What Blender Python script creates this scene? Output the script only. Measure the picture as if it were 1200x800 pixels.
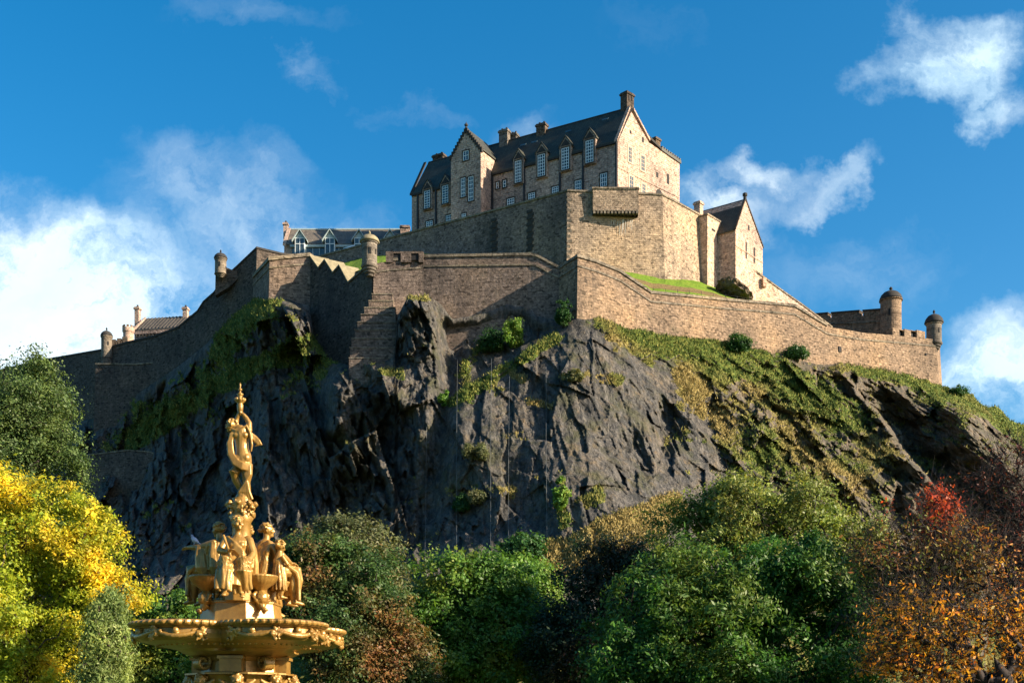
import bpy, bmesh, math, random
import numpy as np
from mathutils import Vector, Matrix

random.seed(7)
RNG = np.random.default_rng(11)
scene = bpy.context.scene
for o in list(bpy.data.objects):
    bpy.data.objects.remove(o)

# ------------------------------------------------------------------ camera
F, HZ, ZC = 1449.0, 850.0, 1.7          # focal length and horizon row (photo pixels), eye height (m)
cam_d = bpy.data.cameras.new('camera')
cam_d.sensor_width = 36.0
cam_d.lens = F / 1200.0 * 36.0
cam_d.shift_y = (HZ - 400.0) / 1200.0
cam_d.clip_start = 0.1
cam_d.clip_end = 6000
cam = bpy.data.objects.new('camera', cam_d)
cam.location = (0, 0, ZC)
cam.rotation_euler = (math.radians(90), 0, 0)
scene.collection.objects.link(cam)
scene.camera = cam

# ------------------------------------------------------------------ light
SUN_EL = math.radians(24)
SUN_AZ = math.radians(-18)               # from +X, towards the camera side
SV = Vector((math.cos(SUN_EL) * math.cos(SUN_AZ), math.cos(SUN_EL) * math.sin(SUN_AZ), math.sin(SUN_EL)))
sun_d = bpy.data.lights.new('sun', 'SUN')
sun_d.energy = 5.0
sun_d.angle = math.radians(0.53)
sun_d.color = (1.0, 0.83, 0.62)
sun = bpy.data.objects.new('sun', sun_d)
sun.rotation_euler = SV.to_track_quat('Z', 'Y').to_euler()
sun.location = (60, -40, 80)
scene.collection.objects.link(sun)

world = bpy.data.worlds.new('World')
scene.world = world
world.use_nodes = True
wn = world.node_tree
wn.nodes.clear()


class NT:
    """small helper for writing node trees"""
    def __init__(self, tree):
        self.t = tree

    def n(self, typ, ins=None, **props):
        nd = self.t.nodes.new(typ)
        for k, v in props.items():
            setattr(nd, k, v)
        for k, v in (ins or {}).items():
            if hasattr(v, 'is_output') or isinstance(v, bpy.types.NodeSocket):
                self.t.links.new(v, nd.inputs[k])
            else:
                nd.inputs[k].default_value = v
        return nd

    def math(self, op, a, b=0.0, clamp=False):
        return self.n('ShaderNodeMath', {0: a, 1: b}, operation=op, use_clamp=clamp).outputs[0]

    def ramp(self, fac, stops, interp='LINEAR'):
        nd = self.n('ShaderNodeValToRGB', {0: fac})
        cr = nd.color_ramp
        cr.interpolation = interp
        while len(cr.elements) > 1:
            cr.elements.remove(cr.elements[-1])
        for i, (p, c) in enumerate(stops):
            e = cr.elements[0] if i == 0 else cr.elements.new(p)
            e.position = p
            e.color = tuple(c) + (1,) if len(c) == 3 else c
        return nd.outputs[0]

    def mix(self, fac, a, b, mode='MIX'):
        nd = self.n('ShaderNodeMix', data_type='RGBA', blend_type=mode)
        for idx, v in ((0, fac), (6, a), (7, b)):
            if isinstance(v, bpy.types.NodeSocket):
                self.t.links.new(v, nd.inputs[idx])
            else:
                nd.inputs[idx].default_value = v if idx == 0 else (tuple(v) + (1,) if len(v) == 3 else v)
        return nd.outputs[2]

    def noise(self, vec, scale, detail=4, rough=0.55, dist=0.0, out=0):
        ins = {'Scale': scale, 'Detail': detail, 'Roughness': rough, 'Distortion': dist}
        if vec is not None:
            ins['Vector'] = vec
        return self.n('ShaderNodeTexNoise', ins).outputs[out]


W = NT(wn)
sky = W.n('ShaderNodeTexSky', sky_type='NISHITA', sun_disc=False)
sky.sun_elevation = SUN_EL
sky.sun_rotation = math.pi / 2 - SUN_AZ   # measured from +Y
sky.altitude = 300
sky.air_density = 1.0
sky.dust_density = 1.6
sky.ozone_density = 3.0
hsv = W.n('ShaderNodeHueSaturation', {'Hue': 0.492, 'Saturation': 1.40, 'Value': 0.74, 'Color': sky.outputs[0]})
tc = W.n('ShaderNodeTexCoord')
sep = W.n('ShaderNodeSeparateXYZ', {0: tc.outputs['Generated']})
dy = W.math('MAXIMUM', sep.outputs[1], 0.12)
su = W.math('DIVIDE', sep.outputs[0], dy)         # tangent of the bearing
sv = W.math('DIVIDE', sep.outputs[2], dy)         # tangent of the elevation
svec = W.n('ShaderNodeCombineXYZ', {0: su, 1: sv, 2: 0.0})
warp = W.n('ShaderNodeTexNoise', {'Vector': svec.outputs[0], 'Scale': 6.0, 'Detail': 7.0, 'Roughness': 0.62})
wv = W.n('ShaderNodeVectorMath', {0: warp.outputs['Color'], 1: (0.5, 0.5, 0.5)}, operation='SUBTRACT')
wv2 = W.n('ShaderNodeVectorMath', {0: wv.outputs[0], 'Scale': 0.19}, operation='SCALE')
wpos = W.n('ShaderNodeVectorMath', {0: svec.outputs[0], 1: wv2.outputs[0]}, operation='ADD')


def cloud(px, py, rx, ry, amp, rot=0.0):
    """one bank of cloud: centre bearing / elevation, half sizes, density"""
    c = ((px - 600) / F, (HZ - py) / F, 0)
    d = W.n('ShaderNodeVectorMath', {0: wpos.outputs[0], 1: c}, operation='SUBTRACT').outputs[0]
    r = W.n('ShaderNodeVectorRotate', {'Vector': d, 'Angle': rot}, rotation_type='Z_AXIS').outputs[0]
    s = W.n('ShaderNodeVectorMath', {0: r, 1: (F / rx, F / ry, 0)}, operation='MULTIPLY').outputs[0]
    l = W.n('ShaderNodeVectorMath', {0: s}, operation='LENGTH').outputs['Value']
    m = W.n('ShaderNodeMapRange', {0: l, 1: 0.0, 2: 1.0, 3: amp, 4: 0.0}, interpolation_type='SMOOTHSTEP')
    return m.outputs[0]


banks = [cloud(50, 375, 330, 175, 1.5), cloud(-60, 310, 270, 150, 1.0), cloud(265, 215, 210, 105, 0.30, 0.25),
         cloud(1105, 60, 92, 78, 1.0, -0.5), cloud(1150, 125, 70, 40, 0.7, 0.5), cloud(1070, 95, 60, 40, 0.4),
         cloud(905, 180, 72, 42, 0.7), cloud(845, 235, 110, 62, 0.85), cloud(985, 195, 90, 30, 0.45, -0.5), cloud(1180, 440, 150, 105, 1.25),
         cloud(620, 135, 90, 42, 0.17), cloud(358, 70, 50, 38, 0.24), cloud(465, 98, 100, 34, 0.12),
         cloud(1010, 300, 170, 75, 0.17), cloud(300, 5, 160, 34, 0.10), cloud(350, 270, 170, 70, 0.25),
         cloud(760, 40, 160, 60, 0.04)]
cm = banks[0]
for b in banks[1:]:
    cm = W.math('ADD', cm, b)
fvec = W.n('ShaderNodeMapping', {'Vector': wpos.outputs[0], 'Rotation': (0, 0, -0.35), 'Scale': (1.0, 1.9, 1.0)})
fib = W.math('ADD', W.math('MULTIPLY', W.noise(fvec.outputs[0], 8.0, 10, 0.6, 0.2), 0.6), W.math('MULTIPLY', W.noise(wpos.outputs[0], 26.0, 8, 0.6, 0.3), 0.4))
fib2 = W.n('ShaderNodeMapRange', {0: fib, 1: 0.36, 2: 0.66, 3: 0.06, 4: 1.5})
dens = W.math('MULTIPLY', cm, fib2.outputs[0])
dens = W.n('ShaderNodeMapRange', {0: dens, 1: 0.02, 2: 1.0, 3: 0.0, 4: 0.9}, interpolation_type='LINEAR').outputs[0]
cshade = W.noise(wpos.outputs[0], 7.0, 5, 0.5)
ccol = W.ramp(cshade, [(0.3, (2.9, 3.9, 4.5)), (0.65, (4.3, 4.75, 4.9))])
skyc = W.mix(dens, hsv.outputs[0], ccol)
bg = W.n('ShaderNodeBackground', {'Color': skyc, "Strength": 0.10})
wo = W.n('ShaderNodeOutputWorld', {0: bg.outputs[0]})

vs = scene.view_settings
vs.view_transform = 'Standard'
vs.look = 'None'
vs.gamma = 1.0
vs.use_curve_mapping = False
vs.exposure = 1.5
scene.cycles.max_bounces = 5
scene.cycles.transparent_max_bounces = 4

# ------------------------------------------------------------------ helpers
def at(px, py, D):
    """point at distance D whose direction is that of a photo pixel"""
    return Vector(((px - 600) / F * D, D, ZC + (HZ - py) / F * D))


def tag(o, label=None, cat=None, group=None, kind=None):
    if label: o['label'] = label
    if cat: o['category'] = cat
    if group: o['group'] = group
    if kind: o['kind'] = kind
    return o


def empty(name, loc, label, cat, group=None):
    o = bpy.data.objects.new(name, None)
    o.empty_display_size = 0.5
    o.location = loc
    scene.collection.objects.link(o)
    return tag(o, label, cat, group)


def world_loc(o):
    v = Vector((0, 0, 0))
    while o is not None:
        v += o.location
        o = o.parent
    return v


def link_mesh(name, me, mat, parent=None, smooth=False):
    o = bpy.data.objects.new(name, me)
    scene.collection.objects.link(o)
    if mat is not None:
        me.materials.clear()
        me.materials.append(mat)
    if parent is not None:
        o.parent = parent
    if smooth:
        me.polygons.foreach_set('use_smooth', np.ones(len(me.polygons), dtype=bool))
    return o


def box_uv(me):
    """uv in metres, laid along each face"""
    uvl = me.uv_layers.new(name='UVMap')
    nl = len(me.loops)
    co = np.empty(len(me.vertices) * 3); me.vertices.foreach_get('co', co); co = co.reshape(-1, 3)
    vi = np.empty(nl, dtype=np.int32); me.loops.foreach_get('vertex_index', vi)
    nf = len(me.polygons)
    nrm = np.empty(nf * 3); me.polygons.foreach_get('normal', nrm); nrm = nrm.reshape(-1, 3)
    tot = np.empty(nf, dtype=np.int32); me.polygons.foreach_get('loop_total', tot)
    fi = np.repeat(np.arange(nf), tot)
    n = nrm[fi]; p = co[vi]
    h = np.hypot(n[:, 0], n[:, 1])
    tx = np.where(h > 0.35, -n[:, 1] / np.maximum(h, 1e-6), 1.0)
    ty = np.where(h > 0.35, n[:, 0] / np.maximum(h, 1e-6), 0.0)
    u = p[:, 0] * tx + p[:, 1] * ty
    v = np.where(h > 0.35, p[:, 2] / np.maximum(h, 0.35), p[:, 1])
    uv = np.stack([u, v], 1).astype(np.float32).ravel()
    uvl.data.foreach_set('uv', uv)


class MB:
    """collects faces in world space and links them as ONE mesh object"""
    def __init__(self):
        self.V = []; self.Fc = []

    def add(self, vs, fs):
        b = len(self.V)
        self.V += [Vector(v) for v in vs]
        self.Fc += [[b + i for i in f] for f in fs]
        return self

    def poly(self, pts):
        return self.add(pts, [list(range(len(pts)))])

    def box(self, c, ax, ay, hx, hy, z0, z1, top=1.0):
        """oriented box: centre c (x, y), unit axes ax, ay, half sizes, z range; top scales the upper face"""
        pts = []
        for z, k in ((z0, 1.0), (z1, top)):
            for sx, sy in ((-1, -1), (1, -1), (1, 1), (-1, 1)):
                pts.append((c[0] + ax[0] * hx * sx * k + ay[0] * hy * sy * k, c[1] + ax[1] * hx * sx * k + ay[1] * hy * sy * k, z))
        return self.add(pts, [(0, 3, 2, 1), (4, 5, 6, 7), (0, 1, 5, 4), (1, 2, 6, 5), (2, 3, 7, 6), (3, 0, 4, 7)])

    def prism(self, base, top):
        n = len(base)
        fs = [list(range(n))[::-1], [n + i for i in range(n)]]
        fs += [(i, (i + 1) % n, n + (i + 1) % n, n + i) for i in range(n)]
        return self.add(list(base) + list(top), fs)

    def extrude(self, pts, vec):
        vec = Vector(vec)
        return self.prism([Vector(p) for p in pts], [Vector(p) + vec for p in pts])

    def tube(self, path, rad, n=6, cap=True):
        path = [Vector(p) for p in path]
        if not hasattr(rad, '__len__'):
            rad = [rad] * len(path)
        vs = []; fs = []
        up = Vector((0.13, 0.31, 0.94))
        for i, p in enumerate(path):
            t = (path[min(i + 1, len(path) - 1)] - path[max(i - 1, 0)])
            if t.length < 1e-6: t = Vector((0, 0, 1))
            t.normalize()
            a = t.cross(up)
            if a.length < 0.05: a = t.cross(Vector((1, 0, 0)))
            a.normalize(); b = t.cross(a)
            for k in range(n):
                w = 2 * math.pi * k / n
                vs.append(p + (a * math.cos(w) + b * math.sin(w)) * rad[i])
        for i in range(len(path) - 1):
            for k in range(n):
                fs.append((i * n + k, i * n + (k + 1) % n, (i + 1) * n + (k + 1) % n, (i + 1) * n + k))
        if cap:
            fs.append(list(range(n))[::-1]); fs.append([(len(path) - 1) * n + k for k in range(n)])
        return self.add(vs, fs)

    def lathe(self, c, prof, n=24, outline=None, rot=0.0):
        """prof: (r, z) pairs from below upwards; outline(theta) scales r"""
        vs = []; fs = []
        for r, z in prof:
            for k in range(n):
                w = 2 * math.pi * k / n + rot
                q = outline(w, r) if outline else r
                vs.append((c[0] + q * math.cos(w), c[1] + q * math.sin(w), c[2] + z))
        for i in range(len(prof) - 1):
            for k in range(n):
                fs.append((i * n + k, i * n + (k + 1) % n, (i + 1) * n + (k + 1) % n, (i + 1) * n + k))
        fs.append(list(range(n))[::-1]); fs.append([(len(prof) - 1) * n + k for k in range(n)])
        return self.add(vs, fs)

    def ball(self, c, r, seg=10, rings=6, rot=None):
        if not hasattr(r, '__len__'): r = (r, r, r)
        vs = []; fs = []
        for i in range(rings + 1):
            ph = math.pi * i / rings
            for k in range(seg):
                w = 2 * math.pi * k / seg
                v = Vector((r[0] * math.sin(ph) * math.cos(w), r[1] * math.sin(ph) * math.sin(w), -r[2] * math.cos(ph)))
                if rot is not None: v = rot @ v
                vs.append(Vector(c) + v)
        for i in range(rings):
            for k in range(seg):
                fs.append((i * seg + k, i * seg + (k + 1) % seg, (i + 1) * seg + (k + 1) % seg, (i + 1) * seg + k))
        return self.add(vs, fs)

    def mesh(self, name, off=Vector((0, 0, 0))):
        me = bpy.data.meshes.new(name)
        me.from_pydata([tuple(v - off) for v in self.V], [], self.Fc)
        me.validate()
        bm = bmesh.new(); bm.from_mesh(me)
        bmesh.ops.remove_doubles(bm, verts=bm.verts, dist=1e-5)
        bmesh.ops.recalc_face_normals(bm, faces=bm.faces)
        bm.to_mesh(me); bm.free()
        return me

    def build(self, name, mat, parent=None, smooth=False, base=None):
        off = world_loc(parent) if parent is not None else Vector(base if base is not None else (0, 0, 0))
        me = self.mesh(name, off)
        box_uv(me)
        o = link_mesh(name, me, mat, parent, smooth)
        if parent is None: o.location = off
        return o


# ------------------------------------------------------------------ numpy noise
def _hash(i, j, k, seed):
    h = (i.astype(np.int64) * 374761393 + j.astype(np.int64) * 668265263 + k.astype(np.int64) * 2147483647 + seed * 974634777) & 0xFFFFFFFF
    h = ((h ^ (h >> 13)) * 1274126177) & 0xFFFFFFFF
    h = ((h ^ (h >> 16)) * 2246822519) & 0xFFFFFFFF
    return ((h ^ (h >> 15)) & 0xFFFFFF) / float(0xFFFFFF)


def vnoise(x, y, z, seed=0):
    xi, yi, zi = np.floor(x), np.floor(y), np.floor(z)
    fx, fy, fz = x - xi, y - yi, z - zi
    ux, uy, uz = [f * f * f * (f * (f * 6 - 15) + 10) for f in (fx, fy, fz)]
    r = 0
    for a in (0, 1):
        wx = ux if a else 1 - ux
        for b in (0, 1):
            wy = uy if b else 1 - uy
            for c in (0, 1):
                wz = uz if c else 1 - uz
                r = r + wx * wy * wz * _hash(xi + a, yi + b, zi + c, seed)
    return r * 2 - 1


def fbm(x, y, z, oct=4, seed=0, gain=0.5, ridged=False):
    s = 0; a = 1.0; t = 0
    for o in range(oct):
        n = vnoise(x, y, z, seed + o * 17)
        if ridged: n = 1 - 2 * np.abs(n)
        s = s + a * n; t += a
        a *= gain; x = x * 2.03 + 3.1; y = y * 2.03 + 1.7; z = z * 2.03 + 5.3
    return s / t


def facets(u, v, seed=0, tilt=0.5):
    """2-D cells, each with its own height and tilt: a faceted, jointed surface"""
    ui, vi = np.floor(u), np.floor(v)
    best = np.full(u.shape, 1e9); val = np.zeros(u.shape)
    zz = np.zeros(u.shape)
    for a in (-1, 0, 1):
        for b in (-1, 0, 1):
            ci, cj = ui + a, vi + b
            cx = ci + _hash(ci, cj, zz, seed); cy = cj + _hash(ci, cj, zz, seed + 1)
            d = (u - cx) ** 2 + (v - cy) ** 2
            g0 = _hash(ci, cj, zz, seed + 2) - 0.5; g1 = _hash(ci, cj, zz, seed + 3) - 0.5; h = _hash(ci, cj, zz, seed + 4) - 0.5
            w = h + tilt * 2 * (g0 * (u - cx) + g1 * (v - cy))
            m = d < best
            val = np.where(m, w, val); best = np.where(m, d, best)
    return val


def sstep(a, b, x):
    t = np.clip((x - a) / (b - a), 0, 1)
    return t * t * (3 - 2 * t)


# ------------------------------------------------------------------ materials
def new_mat(name):
    m = bpy.data.materials.new(name)
    m.use_nodes = True
    m.node_tree.nodes.clear()
    return m, NT(m.node_tree)


def finish(N, col, rough=0.8, bump=None, bstr=0.3, bdist=0.1, spec=0.3, metal=0.0):
    b = N.n('ShaderNodeBsdfPrincipled', {'Base Color': col if isinstance(col, bpy.types.NodeSocket) else tuple(col) + (1,),
                                         'Roughness': rough, 'Specular IOR Level': spec, 'Metallic': metal})
    if bump is not None:
        bp = N.n('ShaderNodeBump', {'Height': bump, 'Strength': bstr, 'Distance': bdist})
        N.t.links.new(bp.outputs[0], b.inputs['Normal'])
    N.n('ShaderNodeOutputMaterial', {0: b.outputs[0]})
    return b


def masonry(name, c1, c2, dark, course=0.42, length=0.85, soot=0.5, sootcol=(0.035, 0.033, 0.03), moss=0.0, var=1.0):
    m, N = new_mat(name)
    uv = N.n('ShaderNodeTexCoord').outputs['UV']
    ob = N.n('ShaderNodeNewGeometry').outputs['Position']
    wob = N.noise(uv, 0.9, 3, 0.6, 0, 1)
    w2 = N.n('ShaderNodeVectorMath', {0: wob, 'Scale': 0.16}, operation='SCALE').outputs[0]
    uv2 = N.n('ShaderNodeVectorMath', {0: uv, 1: w2}, operation='ADD').outputs[0]
    br = N.n('ShaderNodeTexBrick', {'Vector': uv2, 'Color1': tuple(c1) + (1,), 'Color2': tuple(0.5 * (x + y) for x, y in zip(c1, c2)) + (1,), 'Mortar': tuple(x * 0.72 for x in c1) + (1,),
                                    'Scale': 1.0, 'Mortar Size': 0.035, 'Mortar Smooth': 0.4, 'Bias': -0.1, 'Brick Width': length, 'Row Height': course})
    # single stones: dark ones, pale ones
    vor = N.n('ShaderNodeTexVoronoi', {'Vector': N.n('ShaderNodeMapping', {'Vector': uv2, 'Scale': (2.3, 3.7, 1)}).outputs[0], 'Scale': 1.0}, feature='F1')
    cellv = N.n('ShaderNodeSeparateColor', {0: vor.outputs['Color']})
    st = N.ramp(cellv.outputs[0], [(0.0, (0.3,) * 3), (0.09, (0.5,) * 3), (0.18, (0.9,) * 3), (0.75, (1.05,) * 3), (1.0, (1.45,) * 3)])
    col = N.mix(min(1, 0.85 * var), br.outputs[0], st, 'MULTIPLY')
    big = N.noise(ob, 0.10, 5, 0.6)
    col = N.mix(1.0, col, N.ramp(big, [(0.3, (0.55, 0.58, 0.63)), (0.5, (1, 1, 1)), (0.72, (1.36, 1.27, 1.1))]), 'MULTIPLY')
    fine = N.noise(ob, 2.6, 4, 0.7)
    col = N.mix(1.0, col, N.ramp(fine, [(0.28, (0.5,) * 3), (0.5, (1,) * 3), (0.75, (1.55,) * 3)]), 'MULTIPLY')
    # weather streaks run down the wall, soot in patches
    sm = N.n('ShaderNodeMapping', {'Vector': uv, 'Scale': (0.55, 0.05, 1)}).outputs[0]
    streak = N.noise(sm, 1.0, 5, 0.65)
    patch = N.noise(ob, 0.16, 6, 0.65, 0.6)
    sf = N.math('MULTIPLY', N.math('ADD', N.math('MULTIPLY', streak, 0.55), N.math('MULTIPLY', patch, 0.5)), 1.0)
    sf = N.n('ShaderNodeMapRange', {0: sf, 1: 0.52, 2: 0.70, 3: 0.0, 4: soot}).outputs[0]
    col = N.mix(sf, col, dark)
    if moss:
        mm = N.n('ShaderNodeMapRange', {0: N.noise(ob, 0.35, 5, 0.7), 1: 0.56, 2: 0.72, 3: 0.0, 4: moss}).outputs[0]
        col = N.mix(mm, col, (0.035, 0.055, 0.02))
    hgt = N.math('ADD', N.math('MULTIPLY', br.outputs[1], -0.6), N.math('ADD', fine, N.math('MULTIPLY', cellv.outputs[1], 0.7)))
    finish(N, col, 0.92, hgt, 0.75, 0.16, 0.15)
    return m


def plain(name, col, rough=0.7, var=0.25, scale=3.0, spec=0.3, bump=0.0, metal=0.0, mid=None):
    m, N = new_mat(name)
    ob = N.n('ShaderNodeNewGeometry').outputs['Position']
    n1 = N.noise(ob, scale, 5, 0.65)
    c = N.mix(1.0, tuple(col), N.ramp(n1, [(0.25, (1 - var,) * 3), (0.75, (1 + var,) * 3)]), 'MULTIPLY')
    if mid:
        n2 = N.noise(ob, scale * 0.3, 4, 0.6)
        c = N.mix(N.n('ShaderNodeMapRange', {0: n2, 1: 0.45, 2: 0.65}).outputs[0], c, mid)
    finish(N, c, rough, n1 if bump else None, bump, 0.05, spec, metal)
    return m


def slate(name, col, row=0.3):
    m, N = new_mat(name)
    uv = N.n('ShaderNodeTexCoord').outputs['UV']
    ob = N.n('ShaderNodeNewGeometry').outputs['Position']
    br = N.n('ShaderNodeTexBrick', {'Vector': uv, 'Color1': tuple(col) + (1,), 'Color2': tuple(x * 1.7 for x in col) + (1,), 'Mortar': tuple(x * 0.4 for x in col) + (1,),
                                    'Scale': 1.0, 'Mortar Size': 0.03, 'Brick Width': row * 1.1, 'Row Height': row})
    n = N.noise(ob, 0.5, 6, 0.7)
    c = N.mix(1.0, br.outputs[0], N.ramp(n, [(0.3, (0.6, 0.62, 0.62)), (0.7, (1.45, 1.4, 1.25))]), 'MULTIPLY')
    finish(N, c, 0.62, br.outputs[1], -0.5, 0.04, 0.35)
    return m


def leaf_mat(name, colA, colB, nscale=0.35, lo=0.42, hi=0.6, trans=0.35, rough=0.5):
    """leaves: every leaf its own tint out of two palettes, the palettes mixing in patches through the crown"""
    m, N = new_mat(name)
    g = N.n('ShaderNodeNewGeometry')
    rnd = g.outputs['Random Per Island']
    step = 1.0 / max(1, len(colA) - 1)
    ca = N.ramp(rnd, [(i * step, c) for i, c in enumerate(colA)])
    step = 1.0 / max(1, len(colB) - 1)
    cb = N.ramp(rnd, [(i * step, c) for i, c in enumerate(colB)])
    n = N.noise(g.outputs['Position'], nscale, 5, 0.7)
    tone = N.ramp(N.noise(g.outputs['Position'], 1.15, 3, 0.6), [(0.32, (0.62, 0.66, 0.66)), (0.52, (1, 1, 1)), (0.68, (1.45, 1.4, 1.2))])
    c = N.mix(N.n('ShaderNodeMapRange', {0: n, 1: lo, 2: hi}).outputs[0], ca, cb)
    c = N.mix(1.0, c, tone, 'MULTIPLY')
    b = N.n('ShaderNodeBsdfPrincipled', {'Base Color': c, 'Roughness': rough, 'Specular IOR Level': 0.28})
    t = N.n('ShaderNodeBsdfTranslucent', {'Color': N.mix(1.0, c, (1.25, 1.2, 0.7), 'MULTIPLY')})
    mx = N.n('ShaderNodeMixShader', {0: trans, 1: b.outputs[0], 2: t.outputs[0]})
    N.n('ShaderNodeOutputMaterial', {0: mx.outputs[0]})
    return m


M = {}
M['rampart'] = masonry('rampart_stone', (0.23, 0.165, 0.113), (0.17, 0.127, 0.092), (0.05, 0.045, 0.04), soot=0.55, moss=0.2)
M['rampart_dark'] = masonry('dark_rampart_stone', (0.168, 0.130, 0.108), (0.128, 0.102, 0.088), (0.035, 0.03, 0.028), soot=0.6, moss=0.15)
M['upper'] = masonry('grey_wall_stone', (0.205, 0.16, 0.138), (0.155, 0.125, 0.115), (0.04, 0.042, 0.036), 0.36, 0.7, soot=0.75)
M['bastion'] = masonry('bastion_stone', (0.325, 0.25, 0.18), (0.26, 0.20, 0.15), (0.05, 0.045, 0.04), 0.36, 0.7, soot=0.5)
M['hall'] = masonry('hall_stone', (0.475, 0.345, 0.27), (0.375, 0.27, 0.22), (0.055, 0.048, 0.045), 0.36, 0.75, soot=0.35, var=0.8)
M['old'] = masonry('old_dark_stone', (0.095, 0.078, 0.066), (0.065, 0.056, 0.05), (0.03, 0.03, 0.03), soot=0.6, moss=0.3)  # sooty stone, base also darkened to stand for cloud shadow on the left
M['coping'] = masonry('coping_stone', (0.20, 0.17, 0.13), (0.15, 0.13, 0.105), (0.04, 0.04, 0.036), 0.5, 1.1, soot=0.6, moss=0.3)
M['chimney'] = masonry('chimney_stone', (0.11, 0.085, 0.065), (0.075, 0.062, 0.05), (0.018, 0.018, 0.018), 0.3, 0.6, soot=0.9)
M['turret'] = masonry('turret_stone', (0.19, 0.165, 0.135), (0.13, 0.115, 0.10), (0.03, 0.03, 0.03), 0.4, 0.8, soot=0.8)
M['slate'] = slate('green_grey_slate', (0.034, 0.036, 0.029))
M['slate_brown'] = slate('brown_slate', (0.105, 0.092, 0.080))
M['white'] = plain('white_paint', (0.72, 0.78, 0.78), 0.5, 0.1)
M['lead'] = plain('pale_lead', (0.34, 0.42, 0.42), 0.45, 0.2)
M['pipe'] = plain('dark_iron', (0.025, 0.025, 0.028), 0.6, 0.2)
M['black'] = plain('dark_opening', (0.012, 0.012, 0.013), 0.8, 0.1)
M['cap'] = plain('dome_stone', (0.028, 0.027, 0.025), 0.85, 0.5, 1.5, bump=0.5)
M['cable'] = plain('steel_cable', (0.15, 0.16, 0.16), 0.5, 0.2)
m, N = new_mat('window_glass')
gp = N.n('ShaderNodeNewGeometry').outputs['Position']
finish(N, N.ramp(N.noise(gp, 0.8, 2), [(0.3, (0.02, 0.035, 0.045)), (0.7, (0.06, 0.09, 0.10))]), 0.12, None, spec=0.8)
M['glass'] = m
M['bark'] = plain('bark', (0.055, 0.042, 0.032), 0.9, 0.5, 4.0, bump=0.6)
M['bark_dark'] = plain('dark_bark', (0.028, 0.022, 0.020), 0.9, 0.5, 4.0, bump=0.6)
M['coping_pale'] = plain('pale_mossy_coping', (0.20, 0.175, 0.11), 0.9, 0.4, 1.5, bump=0.4)
M['lime'] = plain('lime_stain', (0.42, 0.39, 0.34), 0.9, 0.3, 1.5)
M['black2'] = plain('sooty_stone', (0.035, 0.033, 0.031), 0.9, 0.4)
m, N = new_mat('bright_glass')
finish(N, (0.55, 0.66, 0.70), 0.08, None, spec=1.0)
M['sidelight'] = m
# ------------------------------------------------------------------ the setting: rock and ground
def interp(px, pts):
    a = np.array(pts, dtype=float)
    return np.interp(px, a[:, 0], a[:, 1])


# foot of the walls along the top of the crag (photo x, photo y), and the crag's distance there
TOP = [(-260, 640), (-60, 560), (40, 505), (110, 490), (160, 462), (205, 432), (240, 405), (268, 376), (300, 348), (316, 352), (340, 351), (362, 358), (368, 395),
       (385, 420), (408, 428), (440, 424), (462, 420), (466, 372), (478, 349), (500, 346), (516, 356), (530, 372), (560, 369), (590, 358), (612, 357), (630, 372),
       (656, 374), (680, 374), (700, 373), (740, 385), (800, 396), (850, 399), (870, 404), (900, 412), (930, 408), (950, 420), (985, 427), (1010, 428), (1060, 438),
       (1085, 444), (1110, 455), (1150, 471), (1175, 484), (1200, 498), (1300, 560), (1500, 700)]
TOPD = [(-260, 245), (65, 232), (130, 224), (190, 214), (231, 207), (270, 201), (300, 196), (316, 190), (362, 190.5), (385, 186.5), (410, 181), (440, 176), (462, 176),
        (468, 177), (500, 177.5), (530, 179.6), (620, 178.4), (652, 177.6), (672, 175), (680, 174.2), (700, 175.2), (740, 178.6), (800, 184), (850, 188.5), (900, 193.5),
        (960, 200), (1000, 203.5), (1060, 209.5), (1107, 213.5), (1150, 216), (1200, 219), (1350, 235), (1500, 245)]
CTRL = [(-240, 700, 225), (-100, 640, 222), (0, 600, 222), (100, 560, 218), (160, 540, 210), (220, 500, 203), (280, 440, 196), (330, 410, 188), (100, 640, 200), (200, 600, 192),
        (300, 520, 186), (360, 450, 181), (400, 480, 173), (300, 600, 178), (420, 560, 170), (470, 480, 171), (490, 560, 167), (505, 470, 168), (470, 640, 160), (520, 430, 173),
        (540, 540, 164), (560, 620, 157), (600, 420, 175), (590, 500, 166), (640, 450, 167), (650, 540, 160), (690, 460, 165), (700, 560, 157), (740, 480, 166.5),
        (770, 560, 161), (800, 440, 176), (830, 500, 171), (860, 560, 167), (900, 460, 184), (940, 520, 179), (960, 580, 173), (1020, 500, 190), (1060, 570, 181), (1120, 520, 189), (1140, 490, 202),
        (1150, 580, 183), (1200, 560, 197), (1280, 640, 205), (1450, 740, 220),
        (0, 720, 186), (100, 720, 178), (200, 700, 170), (300, 690, 161), (400, 690, 155), (500, 690, 149), (600, 685, 144), (660, 640, 149), (720, 625, 148), (780, 640, 150),
        (700, 690, 142), (800, 690, 148), (900, 680, 155), (1000, 690, 162), (1100, 700, 170), (1200, 710, 178), (-200, 790, 185), (1400, 790, 190)]
for x in (-260, -100, 0, 100, 200, 300, 400, 500, 600, 700, 800, 900, 1000, 1100, 1200, 1320, 1480):
    CTRL.append((x, 850, 108 + abs(x - 620) * 0.02))
for x, d in TOPD:
    CTRL.append((x, float(interp(x, TOP)) + 1, d))
C = np.array(CTRL, dtype=float)
_c = C[:, :2] / 400.0


def _tps(r2):
    return 0.5 * r2 * np.log(np.maximum(r2, 1e-12))


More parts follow.
